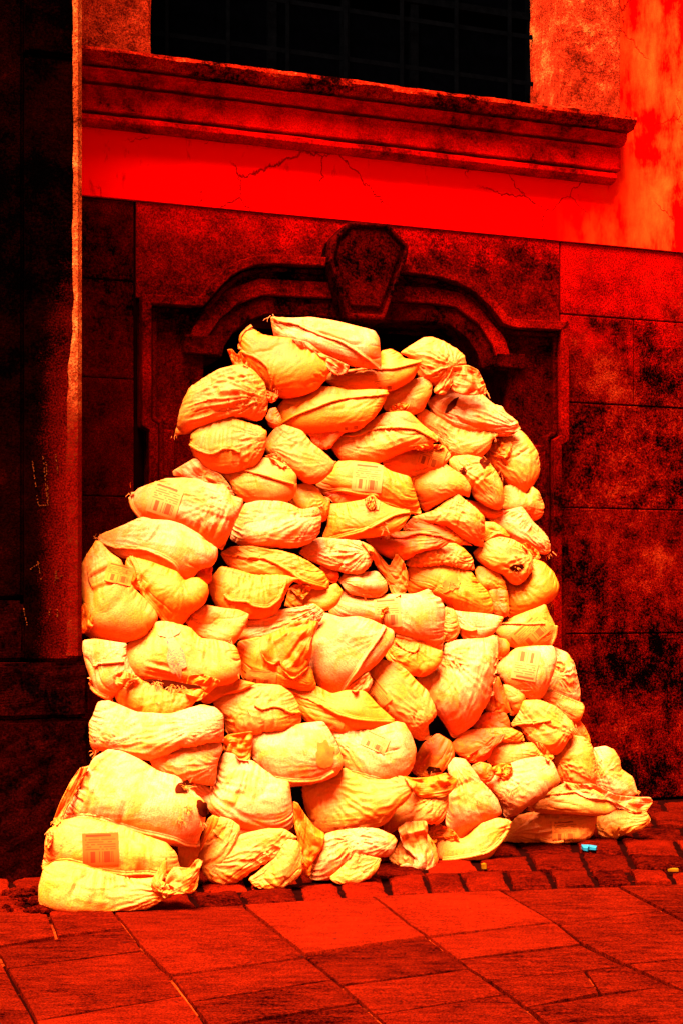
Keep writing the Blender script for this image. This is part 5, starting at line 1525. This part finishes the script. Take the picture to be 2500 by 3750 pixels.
GROUP = "sandbags heaped in front of the doorway"
sack_obj = {}; sack_bvh = {}
for ki, it in enumerate(items):
    if it['kind'] != 'sack': continue
    k = SACKS[it['src']]
    W = P[ki].copy()
    back = W[1]; mask = back[..., 1] > 0
    back[..., 1] = np.where(mask, back[..., 1] * 1.35, back[..., 1])
    if k['ground']:      # settle on the stones: nothing below the ground
        W[..., 2] = np.maximum(W[..., 2], 0.004 + 0.002 * crease[ki][None])
    base = Vector((float(LAY[ki, ..., 0].mean()), it['Y'], float(W[..., 2].min())))
    W[..., 0] -= base.x; W[..., 2] -= base.z
    me, co, q = make_mesh("sandbag", W, LAY2[ki], SG[ki, 0, 0, 0, 0] < 0)
    o = link_mesh("sandbag", me, M['sack']); o.location = base
    tag(o, k['label'], "sandbag", GROUP)
    j = rs.uniform(-.04, .04)
    c = TONE[k['tone']]
    o.color = (min(.95, c[0] * (1 + j)), c[1] * (1 + 1.2 * j), c[2] * (1 + 2 * j), 1)
    bvh = BVHTree.FromPolygons([tuple(v) for v in co.tolist()], q.tolist())
    sack_obj[it['src']] = o; sack_bvh[it['src']] = (bvh, base)
    for line in k['seam']:
        so = bm_obj("seam", seam_mesh(bvh, base, line, it['Y']), M['seam'], o, smooth=True)
        so.color = (min(.95, c[0] * 1.0), c[1] * 0.95, c[2] * 0.75, 1)
    for (cc, hw, hh, rot, mt) in k['lab']:
        nm = {'hole': "torn_hole", 'stain': "brown_patch", 'weave': "threadbare_patch"}.get(mt, "printed_label")
        bm_obj(nm, label_mesh(bvh, base, cc, hw, hh, rot, it['Y'], nm != "printed_label"), M[mt], o, smooth=True)
    if k['fray']:
        bm = bmesh.new()
        for (cc, n, L) in k['fray']: fray_mesh(bm, bvh, base, cc, n, L, it['Y'])
        if len(bm.verts):
            fo = bm_obj("frayed_threads", bm, M['seam'], o); fo.color = (.92, .16, .012, 1); fo["kind"] = "stuff"
        else: bm.free()
cv_, cf_ = [], []
for si, o in sack_obj.items():
    g = P[si, 0, ::4, ::4].reshape(-1, 3); n4 = (N1 + 3) // 4
    b0 = len(cv_)
    cv_ += [(float(p[0]), float(p[1]) + items[si]['Y'], float(p[2])) for p in g]
    I4 = np.arange(n4 * n4).reshape(n4, n4) + b0
    cf_ += quads(I4, False).tolist()
soft_a = soft_noise(K, N1, 6)
HEAP = BVHTree.FromPolygons(cv_, cf_)
for ki, it in enumerate(items):
    if it['kind'] != 'flap': continue
    o = sack_obj[it['src']]; bvh, base = sack_bvh[it['src']]
    W = P[ki].copy()
    Y0 = it['Y']
    n4 = 17; st = (N1 - 1) // (n4 - 1)
    D = np.full((n4, n4), np.nan)
    for a in range(n4):
        for b_ in range(n4):
            x, z = LAY2[ki, a * st, b_ * st]
            d = Vector((float(x) / Y0, 1.0, (float(z) - EYE) / Y0)).normalized()
            h = HEAP.ray_cast(EYEV, d)
            if h[0] is not None: D[a, b_] = h[0].y
    if np.isnan(D).all(): D[:] = Y0
    D = np.where(np.isnan(D), np.nanpercentile(D, 40), D)
    D = np.minimum(D, np.percentile(D, 30) + 0.07)                     # cloth bridges over the deep gaps
    for _ in range(5):
        E = np.pad(D, 1, mode='edge')
        D = np.minimum(D, 0.5 * D + 0.125 * (E[2:, 1:-1] + E[:-2, 1:-1] + E[1:-1, 2:] + E[1:-1, :-2]))
    xi = np.linspace(0, n4 - 1, N1); i0 = np.minimum(xi.astype(int), n4 - 2); f = (xi - i0)
    D = D[i0] * (1 - f)[:, None] + D[i0 + 1] * f[:, None]
    D = D[:, i0] * (1 - f)[None] + D[:, i0 + 1] * f[None]
    # crumple: ridged out of plane folds, stronger towards the free edge
    cr = 0.0010 * crease[ki] + 0.014 * np.abs(soft_a[ki]) + 0.002 * np.abs(seed_j[ki])
    for s_ in (0, 1):
        yy = D - 0.010 - 0.10 * it['dz'] - cr + W[s_, ..., 1] * 0.8
        k_ = yy / Y0                                                     # keep each point on its own line of sight
        W[s_, ..., 0] *= k_; W[s_, ..., 2] = EYE + (W[s_, ..., 2] - EYE) * k_
        W[s_, ..., 1] = yy - base.y
    W[..., 0] -= base.x; W[..., 2] -= base.z
    W[1, 0] = W[0, 0]; W[1, -1] = W[0, -1]; W[1, :, 0] = W[0, :, 0]; W[1, :, -1] = W[0, :, -1]
    W[1, ..., 1] = np.maximum(W[1, ..., 1], W[0, ..., 1] + 0.0015)
    me, co, q = make_mesh("loose_flap", W, LAY2[ki], SG[ki, 0, 0, 0, 0] < 0)
    f = link_mesh("loose_flap", me, M['flap'], o)
    c = TONE[it['tone']]
    f.color = (c[0], c[1], c[2], 1)
